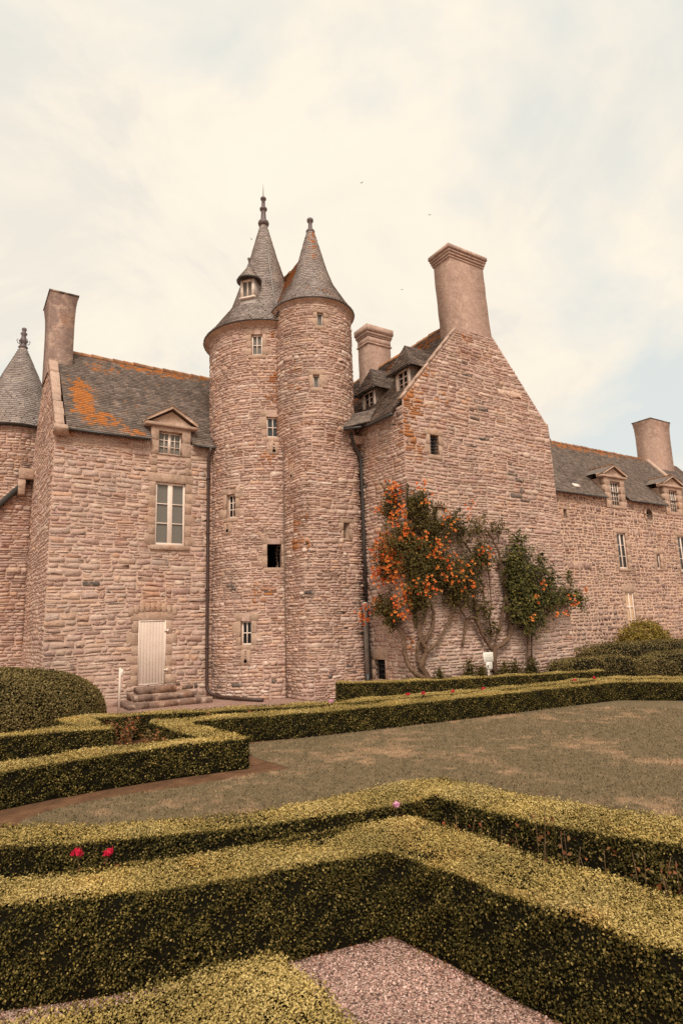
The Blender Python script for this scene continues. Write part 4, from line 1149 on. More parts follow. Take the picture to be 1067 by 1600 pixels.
# ================================================================== WING
wing = thing('long_wing', 'long low stone wing at right with two pedimented dormers and round window', 'building', (30, 22, 0))
WI = Flat((0, 20, 0), (1, 0, 0), UP, (0, -1, 0))
G_ = (30.42, 31.20, 1.2, 3.46); T_ = (30.26, 31.05, 4.73, 6.67); T2 = (36.16, 37.1, 4.73, 6.80); Z1 = (26.02, 26.29, 7.19, 7.65); Z2 = (33.78, 34.15, 4.80, 5.64)
D1 = (30.14, 31.05, 8.18, 9.52); D2 = (35.86, 36.76, 8.22, 9.55); OC = (33.23, 33.86, 7.62, 8.22)
wl = lambda v: (18.4, 43)
mb = MB(); core(mb, WI, -.1, 8.58, wl, [G_, T_, T2, Z1, Z2, OC, (29.6, 31.5, 8.0, 8.58), (35.3, 37.3, 8.05, 8.58)], -.012, mi=1)
stones(mb, WI, 0, 8.56, wl, [ex(G_, .2, .32, 0), ex(T_, .2, .22, .14), ex(T2, .2, .22, .14), ex(Z1, .16, .16, .16), ex(Z2, .2, .2, .14), ex(OC, .14, .14, .14), (29.62, 31.48, 8.0, 8.6), (35.3, 37.3, 8.05, 8.6)],
       (.12, .22), (.18, .52), .038, .035, 81, None, .03, 1.1)
wbox(mb, 18.4, 43, 26.3, 26.4, 0, 8.6, mi=1); wbox(mb, 42.9, 43, 20.05, 26.3, 0, 8.6, mi=1)
mb.build('wall', ['wingstone', 'wingmortar'], wing)
window(wing, WI, T_, 2, 3, .11, .06, .03, 'glass', seed=41, jw=.2, lh=.26, sh=.14, mull=.09)
window(wing, WI, T2, 2, 3, .11, .06, .03, 'glass', seed=42, jw=.2, lh=.26, sh=.14, mull=.09)
window(wing, WI, G_, 2, 3, .08, .07, .03, 'curtain', seed=43, jw=.2, lh=.36, sill=False, mull=.09, transom=.09)
dark_opening(wing, WI, Z1, .4, 44, .17, .17, .17, wide=.0)
window(wing, WI, Z2, 1, 1, .12, .05, .03, 'glass', seed=45, jw=.2, lh=.22, sh=.12)
# oculus
mb = MB(); uc, vc, rr = 33.545, 7.92, .29; a = np.linspace(0, 2*PI, 25)[:-1]
for i in range(8):
    t = np.linspace(a[i*3], a[i*3]+PI/4-.02, 5); U = np.concatenate([uc+rr*np.cos(t), uc+(rr+.22)*np.cos(t[::-1])]); V = np.concatenate([vc+rr*np.sin(t), vc+(rr+.22)*np.sin(t[::-1])])
    P = np.concatenate([WI(U, V, .03), WI(U, V, -.25)]); k = np.arange(10); mb.add(P, [np.array([list(range(10))]), np.stack([k, (k+1) % 10, 10+(k+1) % 10, 10+k], 1)], rnd=rng.random())
oc = mb.build('round_window', 'dressed', wing)
mb = MB(); mb.add(WI(uc+.32*np.cos(a), vc+.32*np.sin(a), -.22), np.array([list(range(24))])); mb.build('pane', 'darkglass', oc)
mb = MB(); cbox(mb, WI, uc-.02, uc+.02, vc-.29, vc+.29, -.215, -.18); cbox(mb, WI, uc-.29, uc+.29, vc-.02, vc+.02, -.214, -.185); mb.build('window_frame', 'white', oc)
wrl = math.hypot(3.45, 4.05); WR = Flat((0, 19.76, 8.52), (1, 0, 0), (0, 3.45/wrl, 4.05/wrl), (0, -4.05/wrl, 3.45/wrl))
lich_w = blobs_lich([((30, 23, 12.3), (12, .5, .4), .55)], .1)
mb = MB(); wrm = lambda v: (18.6, 43)
core(mb, WR, 0, wrl, wrm, [(29.62, 31.5, -.1, .5), (35.3, 37.3, -.1, .5)], -.012)
slates(mb, WR, wrl, wrm, .13, (.15, .24), 82, lich_w, .52)
for a_, b_ in ((18.6, 29.6), (31.5, 35.28), (37.3, 43)): slates(mb, WR, .52, lambda v: (a_, b_), .13, (.15, .24), 83, lich_w)
mb.add([(18.6, 26.7, 8.5), (43, 26.7, 8.5), (43, 23.21, 12.56), (18.6, 23.21, 12.56)], np.array([[0, 1, 2, 3]]))
wroof = mb.build('roof', 'slate', wing)
mb = MB(); ridge_tiles(mb, (18.6, 23.21, 12.6), (38.6, 23.21, 12.6)); mb.build('ridge_tiles', 'ridge', wroof)
for a_, b_ in ((18.6, 29.5), (31.6, 35.2), (37.4, 43)):
    mb = MB(); wbox(mb, a_, b_, 19.70, 19.77, 8.46, 8.52); mb.build('gutter', 'gutter', wroof)
mb = MB(); cbox(mb, WR, 27.25, 27.75, .55, .80, .0, .07); mb.build('roof_light', 'white', wroof)
mb = MB(); cbox(mb, WR, 39.2, 39.5, 1.2, wrl-.1, -.05, .16, .03); mb.build('coping', 'copingstone', wroof)
flared(wroof, 39.4, 41.6, 22.6, 23.8, 11.2, 15.35, 'render')
def wing_dormer(x0, x1, win, seed):
    dm = stone_dormer(wing, WI, x0, x1, 8.02, 9.72, 10.36, win, 1.35, 'slate', seed=seed, rows=5, cols=4, mull=.05, glass='glass')
    m = (x0+x1)/2; mb = MB(); ridge_tiles(mb, (m, 19.95, 10.52), (m, 22.0, 10.52), .07, .3); mb.build('ridge_tiles', 'ridge', dm)
wing_dormer(29.66, 31.44, D1, 46); wing_dormer(35.36, 37.24, D2, 47)

# spire behind the wing
fs = thing('distant_turret', 'far round turret hidden behind the wing, only its knobbed spire showing', 'turret', (36.3, 28.5, 0))
mb = MB(); lathe(mb, 36.3, 28.5, [(1.3, 0), (1.3, 9.5)], 24); mb.build('wall', 'stone', fs)
mb = MB(); cone_roof(mb, 36.3, 28.5, [(1.5, 9.5), (1.1, 10.1), (.1, 13.9)], .15, .2, 91); fr = mb.build('roof', 'conesl', fs)
mb = MB(); lathe(mb, 38.7, 28.5, [(.14, 13.3), (.24, 13.6), (.13, 13.8), (.22, 14.0), (.12, 14.2), (.19, 14.4), (.09, 14.6), (.13, 14.8), (.05, 15.0), (.02, 15.7)], 12)
V = np.concatenate(mb.V); 
mb2 = MB(); lathe(mb2, 36.3, 28.5, [(.16, 13.3), (.26, 13.7), (.30, 13.95), (.16, 14.1), (.25, 14.3), (.14, 14.5), (.20, 14.7), (.10, 14.9), (.14, 15.05), (.05, 15.2), (.02, 15.8)], 12); mb2.build('finial', 'lead', fr, smooth=True)

# ================================================================== FAR LEFT TOWER AND ANNEXE
ft = thing('far_round_tower', 'round tower at far left with flared slate cone behind the house gable', 'tower', (1.9, 28, 0))
FT = Round(1.9, 28, 1.42); L3 = rad(140)*1.42
mb = MB(); core(mb, FT, -.1, 10.45, lambda v: (-L3, L3), []); stones(mb, FT, 0, 10.4, lambda v: (-L3, L3), [], (.07, .15), (.16, .5), .012, .045, 95); mb.build('wall', 'stone', ft)
mb = MB(); cone_roof(mb, 1.9, 28, [(1.66, 10.42), (1.5, 10.75), (1.25, 11.5), (.72, 12.9), (.12, 14.3)], .10, .13, 96); fr = mb.build('roof', 'conesl', ft)
mb = MB(); lathe(mb, 1.9, 28, [(1.4, 10.36), (1.62, 10.38), (1.68, 10.42), (1.6, 10.44)], 48); mb.build('eave', 'gutter', fr)
mb = MB(); lathe(mb, 1.9, 28, [(.14, 14.25), (.2, 14.32), (.12, 14.42), (.10, 14.5), (.19, 14.6), (.11, 14.7), (.09, 14.85), (.14, 14.95), (.06, 15.05), (.10, 15.12), (.09, 15.2), (.0, 15.25)], 14)
for k in range(6):
    a = k*PI/3; x, y = math.cos(a), math.sin(a); tube(mb, [(1.9+.1*x, 28+.1*y, 14.45), (1.9+.22*x, 28+.22*y, 14.5), (1.9+.26*x, 28+.26*y, 14.62), (1.9+.2*x, 28+.2*y, 14.68)], .015, 5)
mb.build('finial', 'lead', fr, smooth=True)
an = thing('annexe', 'low stone annexe at the far left edge with sloping slate verge and corbel', 'building', (0, 25.5, 0))
AN = Flat((0, 25.6, 0), (1, 0, 0), UP, (0, -1, 0))
anl = lambda v: (-4, 2.36) if v < 2.5 else (min(2.3, -2.75+(v-2.5)/1.16), 2.36)
mb = MB(); core(mb, AN, -.1, 8.4, anl, [], extra=(2.5, 4, 6)); stones(mb, AN, 0, 8.3, anl, [], (.07, .15), (.18, .5), .012, .04, 97)
mb.build('wall', 'stone', an)
mb = MB(); vl = math.hypot(1, 1.16); VG = Flat((-2.75, 25.5, 2.35), (0, 1, 0), (1/vl, 0, 1.16/vl), (-1.16/vl, 0, 1/vl))
slates(mb, Flat((-2.75, 25.5, 2.35), (0, 1, 0), (1/vl, 0, 1.16/vl), (-1.16/vl, 0, 1/vl)), 7.7, lambda v: (-.12, 2.5), .14, (.15, .22), 98)
ar_ = mb.build('roof', 'slate', an)
mb = MB(); cbox(mb, VG, -.12, .02, 0, 7.7, -.16, .03); mb.build('verge', 'gutter', ar_)
mb = MB(); cbox(mb, AN, 1.86, 2.36, 7.95, 8.35, -.05, .4, .02); cbox(mb, AN, 1.86, 2.1, 7.35, 7.948, -.05, .36, .03); mb.build('corbel', 'dressed', an)

# ================================================================== HEDGES AND BUSHES
def resample(poly, step=.25):
    out = []
    for (x0, y0), (x1, y1) in zip(poly, poly[1:]+poly[:1]):
        n = max(1, int(math.hypot(x1-x0, y1-y0)/step))
        out += [(x0+(x1-x0)*i/n, y0+(y1-y0)*i/n) for i in range(n)]
    return out


def hedge(front, back, h, label, dens, leaf, seed, topyel=1.0, name='box_hedge', group='clipped box hedges', shoots=.05):
    g = np.random.default_rng(seed)
    poly = list(front)+list(back)[::-1]
    area = sum(a[0]*b[1]-b[0]*a[1] for a, b in zip(poly, poly[1:]+poly[:1]))/2
    if area < 0: poly = poly[::-1]
    pts = resample(poly, .3)
    mb = MB(); n = len(pts)
    ins = .02
    lo = [(x, y, -.02) for x, y in pts]; hi = [(x, y, h-.025) for x, y in pts]
    i = np.arange(n); j = (i+1) % n
    tri = np.array(tessellate_polygon([[Vector((x, y, 0)) for x, y in pts]]))
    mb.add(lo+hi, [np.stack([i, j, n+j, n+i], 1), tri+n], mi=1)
    # top leaves
    A = np.array(pts); a, b, c = A[tri[:, 0]], A[tri[:, 1]], A[tri[:, 2]]
    ar = np.abs((b[:, 0]-a[:, 0])*(c[:, 1]-a[:, 1])-(b[:, 1]-a[:, 1])*(c[:, 0]-a[:, 0]))/2
    m = int(ar.sum()*dens*2.3); k = g.choice(len(ar), m, p=ar/ar.sum()); r1 = np.sqrt(g.random(m)); r2 = g.random(m)
    P2 = a[k]*(1-r1)[:, None]+b[k]*(r1*(1-r2))[:, None]+c[k]*(r1*r2)[:, None]
    und = .014*np.sin(P2[:, 0]*5.1+P2[:, 1]*2.3)+.012*np.sin(P2[:, 0]*2.2-P2[:, 1]*7.0)+.010*np.sin(P2[:, 0]*1.3+P2[:, 1]*1.7)
    lump = np.sin(P2[:, 0]*29+np.sin(P2[:, 1]*17)*2)*np.sin(P2[:, 1]*31+np.sin(P2[:, 0]*13)*2)*.010
    z = h+und+lump+g.normal(0, .010, m)+np.where(g.random(m) < shoots, g.uniform(0, .035, m), 0)-np.where(g.random(m) < .2, .015, 0)
    P = np.column_stack([P2, z]); N = np.tile([0, 0, 1.0], (m, 1))
    rt = np.clip(.50+g.beta(3, 2.4, m)*.44*(.6+.4*topyel)+(und+lump)*4-np.where(g.random(m) < .06, .3, 0), 0, 1)  # young growth plus overhead light painted into the top leaf tones
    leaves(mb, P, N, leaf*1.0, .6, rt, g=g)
    # side leaves
    B = np.array(poly); E = np.roll(B, -1, 0)-B; ln = np.hypot(*E.T)
    m = int(ln.sum()*h*dens*1.6); k = g.choice(len(ln), m, p=ln/ln.sum()); t = g.random(m); zz = g.random(m)**.9
    nx = np.column_stack([E[k, 1], -E[k, 0]])/ln[k][:, None]
    bulge = g.normal(.008, .016, m)+.014*np.sin(t*ln[k]*7+zz*5)+.012*np.sin(B[k, 0]*9+t*ln[k]*17-zz*13)-.05*np.clip(.12-zz, 0, 1)/.12*g.random(m)
    P = np.column_stack([B[k]+E[k]*t[:, None]+nx*bulge[:, None], .01+zz*(h+.012)])
    N = np.column_stack([nx, np.full(m, .35)])
    rs = np.clip(g.beta(1.5, 4.0, m)*.95+np.where(zz > .965, .3, 0)*topyel, 0, 1)  # side shade painted in as darker leaf tones, with a lighter rim
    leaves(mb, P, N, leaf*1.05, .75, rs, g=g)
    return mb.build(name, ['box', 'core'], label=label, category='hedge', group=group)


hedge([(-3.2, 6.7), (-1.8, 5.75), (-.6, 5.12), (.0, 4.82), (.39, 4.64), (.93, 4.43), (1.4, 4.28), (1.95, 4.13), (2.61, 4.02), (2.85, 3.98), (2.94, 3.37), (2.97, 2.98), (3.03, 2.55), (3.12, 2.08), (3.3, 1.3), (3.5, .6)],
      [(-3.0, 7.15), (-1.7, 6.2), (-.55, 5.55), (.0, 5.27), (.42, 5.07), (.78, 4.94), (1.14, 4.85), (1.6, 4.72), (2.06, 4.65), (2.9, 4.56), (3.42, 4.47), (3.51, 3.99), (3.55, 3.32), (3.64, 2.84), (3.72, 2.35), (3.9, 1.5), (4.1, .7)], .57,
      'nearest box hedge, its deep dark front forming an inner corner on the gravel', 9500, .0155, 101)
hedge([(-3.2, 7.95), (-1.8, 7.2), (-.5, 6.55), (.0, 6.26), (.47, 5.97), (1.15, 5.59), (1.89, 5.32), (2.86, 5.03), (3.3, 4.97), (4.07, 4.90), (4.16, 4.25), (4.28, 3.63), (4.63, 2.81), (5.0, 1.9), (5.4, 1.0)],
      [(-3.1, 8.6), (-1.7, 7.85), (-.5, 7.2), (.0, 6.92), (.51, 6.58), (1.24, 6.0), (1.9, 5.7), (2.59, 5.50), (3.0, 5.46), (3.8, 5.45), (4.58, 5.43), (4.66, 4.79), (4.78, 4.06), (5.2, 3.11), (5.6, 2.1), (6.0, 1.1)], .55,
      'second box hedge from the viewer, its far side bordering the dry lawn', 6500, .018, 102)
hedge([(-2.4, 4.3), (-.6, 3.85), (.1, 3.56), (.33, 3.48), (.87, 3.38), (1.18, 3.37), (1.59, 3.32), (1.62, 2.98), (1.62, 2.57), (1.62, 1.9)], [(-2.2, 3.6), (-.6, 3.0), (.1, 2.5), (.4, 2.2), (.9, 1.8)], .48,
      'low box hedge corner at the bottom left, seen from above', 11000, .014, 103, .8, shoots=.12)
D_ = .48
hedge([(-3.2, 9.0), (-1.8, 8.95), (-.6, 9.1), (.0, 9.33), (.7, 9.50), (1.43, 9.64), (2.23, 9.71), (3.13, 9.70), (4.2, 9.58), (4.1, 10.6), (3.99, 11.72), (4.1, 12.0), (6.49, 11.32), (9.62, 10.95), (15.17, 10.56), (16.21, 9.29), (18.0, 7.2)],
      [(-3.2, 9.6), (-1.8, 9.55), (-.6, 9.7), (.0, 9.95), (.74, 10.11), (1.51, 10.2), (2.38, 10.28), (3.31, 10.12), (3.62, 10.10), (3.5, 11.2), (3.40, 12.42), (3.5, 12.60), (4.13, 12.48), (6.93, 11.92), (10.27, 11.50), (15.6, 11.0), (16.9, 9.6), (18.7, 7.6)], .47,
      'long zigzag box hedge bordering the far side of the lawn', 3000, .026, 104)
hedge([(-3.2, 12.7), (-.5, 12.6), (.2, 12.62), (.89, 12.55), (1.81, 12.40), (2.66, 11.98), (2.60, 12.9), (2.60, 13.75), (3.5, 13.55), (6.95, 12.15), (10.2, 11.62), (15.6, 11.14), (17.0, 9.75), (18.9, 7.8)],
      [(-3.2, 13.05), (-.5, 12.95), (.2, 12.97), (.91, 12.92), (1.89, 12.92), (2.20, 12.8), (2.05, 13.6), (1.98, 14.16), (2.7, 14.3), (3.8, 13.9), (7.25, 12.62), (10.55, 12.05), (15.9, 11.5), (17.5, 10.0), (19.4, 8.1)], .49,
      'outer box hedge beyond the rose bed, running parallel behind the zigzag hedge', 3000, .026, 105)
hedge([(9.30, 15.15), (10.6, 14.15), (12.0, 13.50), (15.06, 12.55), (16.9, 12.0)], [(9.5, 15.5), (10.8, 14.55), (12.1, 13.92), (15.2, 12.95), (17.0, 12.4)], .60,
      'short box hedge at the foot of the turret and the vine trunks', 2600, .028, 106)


def bush(name, label, c, r, h, n, leaf, mat, seed, p=3.0, tilt=.6, cat='bush', loose=0.0, group=None):
    g = np.random.default_rng(seed)
    def surf(D):
        k = (np.abs(D[:, 0]/r[0])**p+np.abs(D[:, 1]/r[1])**p+np.abs(D[:, 2]/h)**p)**(-1/p); return D*k[:, None]
    mb = MB(); A, Z = np.meshgrid(np.linspace(0, 2*PI, 41)[:-1], np.linspace(0, PI/2, 11)); D = np.stack([np.cos(A)*np.cos(Z), np.sin(A)*np.cos(Z), np.sin(Z)], -1).reshape(-1, 3)
    Q = surf(D)*(.95-loose*.25)+np.array([c[0], c[1], c[2]]); i = np.arange(40); j = (i+1) % 40
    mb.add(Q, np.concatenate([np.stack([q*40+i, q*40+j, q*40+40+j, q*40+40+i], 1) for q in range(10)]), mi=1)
    D = g.normal(0, 1, (n, 3)); D[:, 2] = np.abs(D[:, 2]); D *= np.array([r[0], r[1], h]); D /= np.linalg.norm(D, axis=1)[:, None]
    Q = surf(D); N = np.sign(Q)*np.abs(Q/np.array([r[0], r[1], h]))**(p-1)/np.array([r[0], r[1], h]); N /= np.linalg.norm(N, axis=1)[:, None]
    lump = .02*np.sin(Q[:, 0]*4+Q[:, 2]*6)+.02*np.sin(Q[:, 1]*5-Q[:, 2]*4+1)
    Q = Q+N*(lump+g.normal(0, .02+loose*.12, n))[:, None]
    up = N[:, 2]
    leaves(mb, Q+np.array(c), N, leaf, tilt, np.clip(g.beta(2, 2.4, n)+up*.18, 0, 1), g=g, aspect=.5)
    return mb.build(name, [mat, 'core'], label=label, category=cat, **({'group': group} if group else {}))


bush('domed_bush', 'big dome-clipped bush at the left beside the steps', (1.15, 18.15, 0), (2.62, 1.62), 1.36, 42000, .05, 'laurel', 111, 2.25, .55)
bush('clipped_bush', 'small clipped bush at the right foot of the gable', (18.3, 13.5, 0), (1.8, .62), .88, 12000, .05, 'laurel', 112, 7.0, .6, group='clipped bushes at right')
bush('clipped_bush', 'broad flat-topped clipped bush behind, below the yellow shrub', (25.0, 15.7, 0), (4.4, 1.35), 1.12, 22000, .055, 'laurel', 113, 4.5, .6, group='clipped bushes at right')
bush('clipped_bush', 'rounded clipped bush at the right edge, in front of the broad one', (22.7, 13.1, 0), (2.5, .75), .90, 16000, .052, 'laurel', 114, 3.6, .6, group='clipped bushes at right')
bush('yellow_shrub', 'loose yellow-green shrub under the ground floor window of the wing', (28.2, 17.8, .2), (1.9, .9), 1.62, 7500, .11, 'yellowbush', 115, 1.9, .9, loose=1.1, cat='shrub')

def litter():
    g = np.random.default_rng(77); L = [(.39, 4.64), (.93, 4.43), (1.4, 4.28), (1.95, 4.13), (2.61, 4.02), (2.85, 3.98), (2.94, 3.37), (2.97, 2.98), (3.03, 2.55), (3.12, 2.08)]
    P = []
    for (x0, y0), (x1, y1) in zip(L[:-1], L[1:]):
        n = int(math.hypot(x1-x0, y1-y0)*420); t = g.random(n); nx, ny = (y1-y0), -(x1-x0); l = math.hypot(nx, ny); off = g.exponential(.05, n)-.03
        P.append(np.stack([x0+(x1-x0)*t+nx/l*off, y0+(y1-y0)*t+ny/l*off, g.uniform(.004, .014, n)], 1))
    P = np.concatenate(P); mb = MB(); leaves(mb, P, np.tile([0, 0, 1.0], (len(P), 1)), .014, .35, g=g)
    mb.build('leaf_litter', 'roseleaf', kind='stuff', label='brown fallen leaves along the foot of the near hedge', category='leaf litter')
    P = np.array([[2.70, 3.98, .0], [1.2, 4.32, 0]])
    for k, (x, y, z) in enumerate(P[:1]):
        mb = MB(); q = np.stack([x+g.normal(0, .03, 40), y+g.normal(0, .025, 40), g.uniform(.005, .05, 40)], 1); leaves(mb, q, np.tile([0, 0, 1.0], (40, 1)), .022, .6, g=g)
        mb.build('weed', 'ivy', label=['small weed on the gravel in the inner corner of the near hedge', 'small weed under the left arm of the near hedge'][k], category='weed', group='weeds on the gravel')


litter()

# ================================================================== CLIMBING PLANTS
V1=[(11.21,14.66,5.99,0.48),(11.21,14.81,5.56,0.51),(11.78,14.06,5.85,0.48),(11.5,14.06,5.66,0.41),(11.88,14.06,5.51,0.37),(11.82,14.06,5.16,0.45),(11.35,14.25,4.92,0.41),(12.33,14.06,4.91,0.69),(13.0,14.06,5.23,0.48),(13.45,14.06,4.97,0.45),(11.21,14.49,4.57,0.69),(11.21,15.03,4.22,0.59),(11.21,15.18,3.82,0.48),(11.38,14.25,4.07,0.8),(11.92,14.06,4.14,0.91),(12.43,14.06,3.81,0.85),(11.62,14.06,3.52,0.8),(12.94,14.06,3.4,0.8),(11.57,14.06,2.93,0.59),(11.38,14.25,2.87,0.41),(13.54,14.06,3.83,0.62),(14.16,14.06,4.14,0.51),(13.69,14.06,3.34,0.43),(13.09,14.06,2.99,0.48),(11.21,15.15,2.65,0.55),(11.21,15.61,2.73,0.38),(11.21,14.94,2.34,0.38)]
F1=[(11.05,14.55,6.13,0.41),(11.65,13.79,5.96,0.43),(11.05,15.12,5.63,0.27),(11.13,14.25,5.52,0.27),(11.05,14.61,5.37,0.27),(11.17,14.25,4.88,0.41),(11.05,15.26,4.52,0.48),(11.05,14.84,4.57,0.48),(11.05,15.17,4.09,0.59),(11.05,14.7,4.11,0.59),(11.05,15.32,3.65,0.41),(11.05,14.5,3.82,0.53),(11.57,14.25,4.45,0.48),(11.98,13.79,4.44,0.43),(11.48,13.79,4.76,0.23),(12.56,13.79,5.09,0.41),(13.5,13.79,5.58,0.3),(11.33,14.25,3.4,0.64),(11.55,13.79,3.3,0.48),(12.52,13.79,3.45,0.27),(13.08,13.79,3.59,0.59),(13.95,13.79,4.28,0.41),(11.06,14.25,3.0,0.32),(11.71,13.79,3.14,0.37),(11.05,14.38,2.62,0.45),(11.05,16.33,2.48,0.34),(11.05,15.74,2.84,0.19),(12.21,13.79,4.05,0.64),(13.31,13.79,3.11,0.21)]
V2=[(14.21,14.11,5.13,0.43),(15.03,14.11,5.18,0.38),(14.22,14.11,4.25,0.41),(13.96,14.11,2.64,0.34),(14.23,14.11,2.43,0.26),(14.37,14.11,1.86,0.3)]
V3=[(15.73,14.01,4.78,0.36),(15.84,14.01,4.33,0.64),(15.48,14.01,4.02,0.62),(16.03,14.01,3.66,0.8),(15.5,14.01,3.28,0.64),(16.06,14.01,2.99,0.91),(15.68,14.01,2.55,0.75),(16.36,14.01,2.76,0.8),(16.16,14.01,2.1,0.59),(16.94,14.01,2.91,0.59),(17.51,14.01,2.87,0.48),(18.18,14.01,2.95,0.53),(18.65,14.01,2.83,0.34),(16.83,14.01,3.79,0.48),(17.31,14.01,3.53,0.37),(16.83,14.01,4.21,0.19),(18.22,14.01,3.62,0.19)]
F3=[(16.46,13.71,3.27,0.13),(16.02,13.71,2.86,0.13),(15.62,13.71,2.25,0.15),(16.83,13.71,2.3,0.13),(17.78,13.71,2.85,0.26),(18.48,13.71,3.09,0.17),(17.93,13.71,2.7,0.13),(17.3,13.71,2.37,0.11)]
T1=[[(11.73,14.19,0.55,0.16),(11.33,14.25,0.81,0.14),(11.29,14.53,1.19,0.13),(11.29,14.6,1.64,0.11),(11.29,14.79,2.0,0.1),(11.29,15.58,2.25,0.06)],[(11.81,14.19,0.54,0.17),(11.55,14.19,0.99,0.15),(11.74,14.19,1.36,0.14),(11.61,14.19,1.69,0.12),(11.58,14.19,2.08,0.1),(11.84,14.19,2.47,0.09),(11.8,14.19,2.77,0.07)],[(11.7,14.19,1.33,0.11),(12.1,14.19,1.54,0.09),(12.48,14.19,1.92,0.07),(12.87,14.19,2.45,0.09),(12.94,14.19,2.83,0.09),(12.66,14.19,3.03,0.06)],[(11.72,14.19,1.62,0.1),(12.07,14.19,2.13,0.1),(12.12,14.19,2.46,0.09),(12.0,14.19,2.83,0.06)],[(11.55,14.19,0.98,0.11),(11.45,14.25,1.31,0.1),(11.52,14.19,1.63,0.09),(11.67,14.19,1.79,0.07)]]
T2=[[(14.58,14.19,0.41,0.12),(14.45,14.19,0.82,0.13),(14.55,14.19,1.3,0.12),(15.2,14.19,1.62,0.12),(15.27,14.19,2.34,0.1),(15.23,14.19,3.14,0.09),(15.1,14.19,3.88,0.07),(15.03,14.19,4.4,0.07),(14.76,14.19,4.84,0.06),(14.53,14.19,5.09,0.05)],[(14.48,14.19,0.95,0.07),(14.52,14.19,1.37,0.07),(15.0,14.19,2.42,0.09),(15.19,14.19,3.0,0.05)],[(14.47,14.19,1.02,0.1),(14.38,14.19,1.31,0.09),(14.05,14.19,1.74,0.1),(13.89,14.19,2.09,0.09),(13.67,14.19,2.31,0.1),(13.42,14.19,2.13,0.09),(13.17,14.19,1.46,0.06)],[(13.94,14.19,2.09,0.09),(13.84,14.19,2.58,0.1),(13.78,14.19,2.93,0.07)],[(14.32,14.19,1.31,0.05),(14.45,14.19,2.36,0.04),(14.53,14.19,3.0,0.04),(14.47,14.19,3.94,0.04),(14.39,14.19,4.89,0.03)],[(13.43,14.19,2.24,0.05),(13.14,14.19,2.69,0.05),(12.98,14.19,2.96,0.04)],[(14.24,14.19,2.43,0.04),(14.2,14.19,3.28,0.04),(14.06,14.19,3.57,0.04)],[(13.84,14.19,4.28,0.05),(13.55,14.19,4.63,0.05),(13.27,14.19,4.73,0.04)],[(15.06,14.19,4.7,0.03),(15.14,14.19,5.2,0.03)]]
T3=[[(15.93,14.19,0.48,0.07),(16.02,14.19,1.16,0.07),(16.06,14.19,1.81,0.07),(15.97,14.19,2.4,0.06)],[(16.18,14.19,0.93,0.05),(16.28,14.19,1.8,0.05)]]
SH=[(12.05, 14.06, 0.68, 0.28), (13.22, 14.06, 0.8, 0.36), (13.72, 14.06, 0.63, 0.32), (14.69, 14.06, 0.64, 0.45), (15.15, 14.06, 0.71, 0.32), (15.95, 14.06, 0.66, 0.47)]



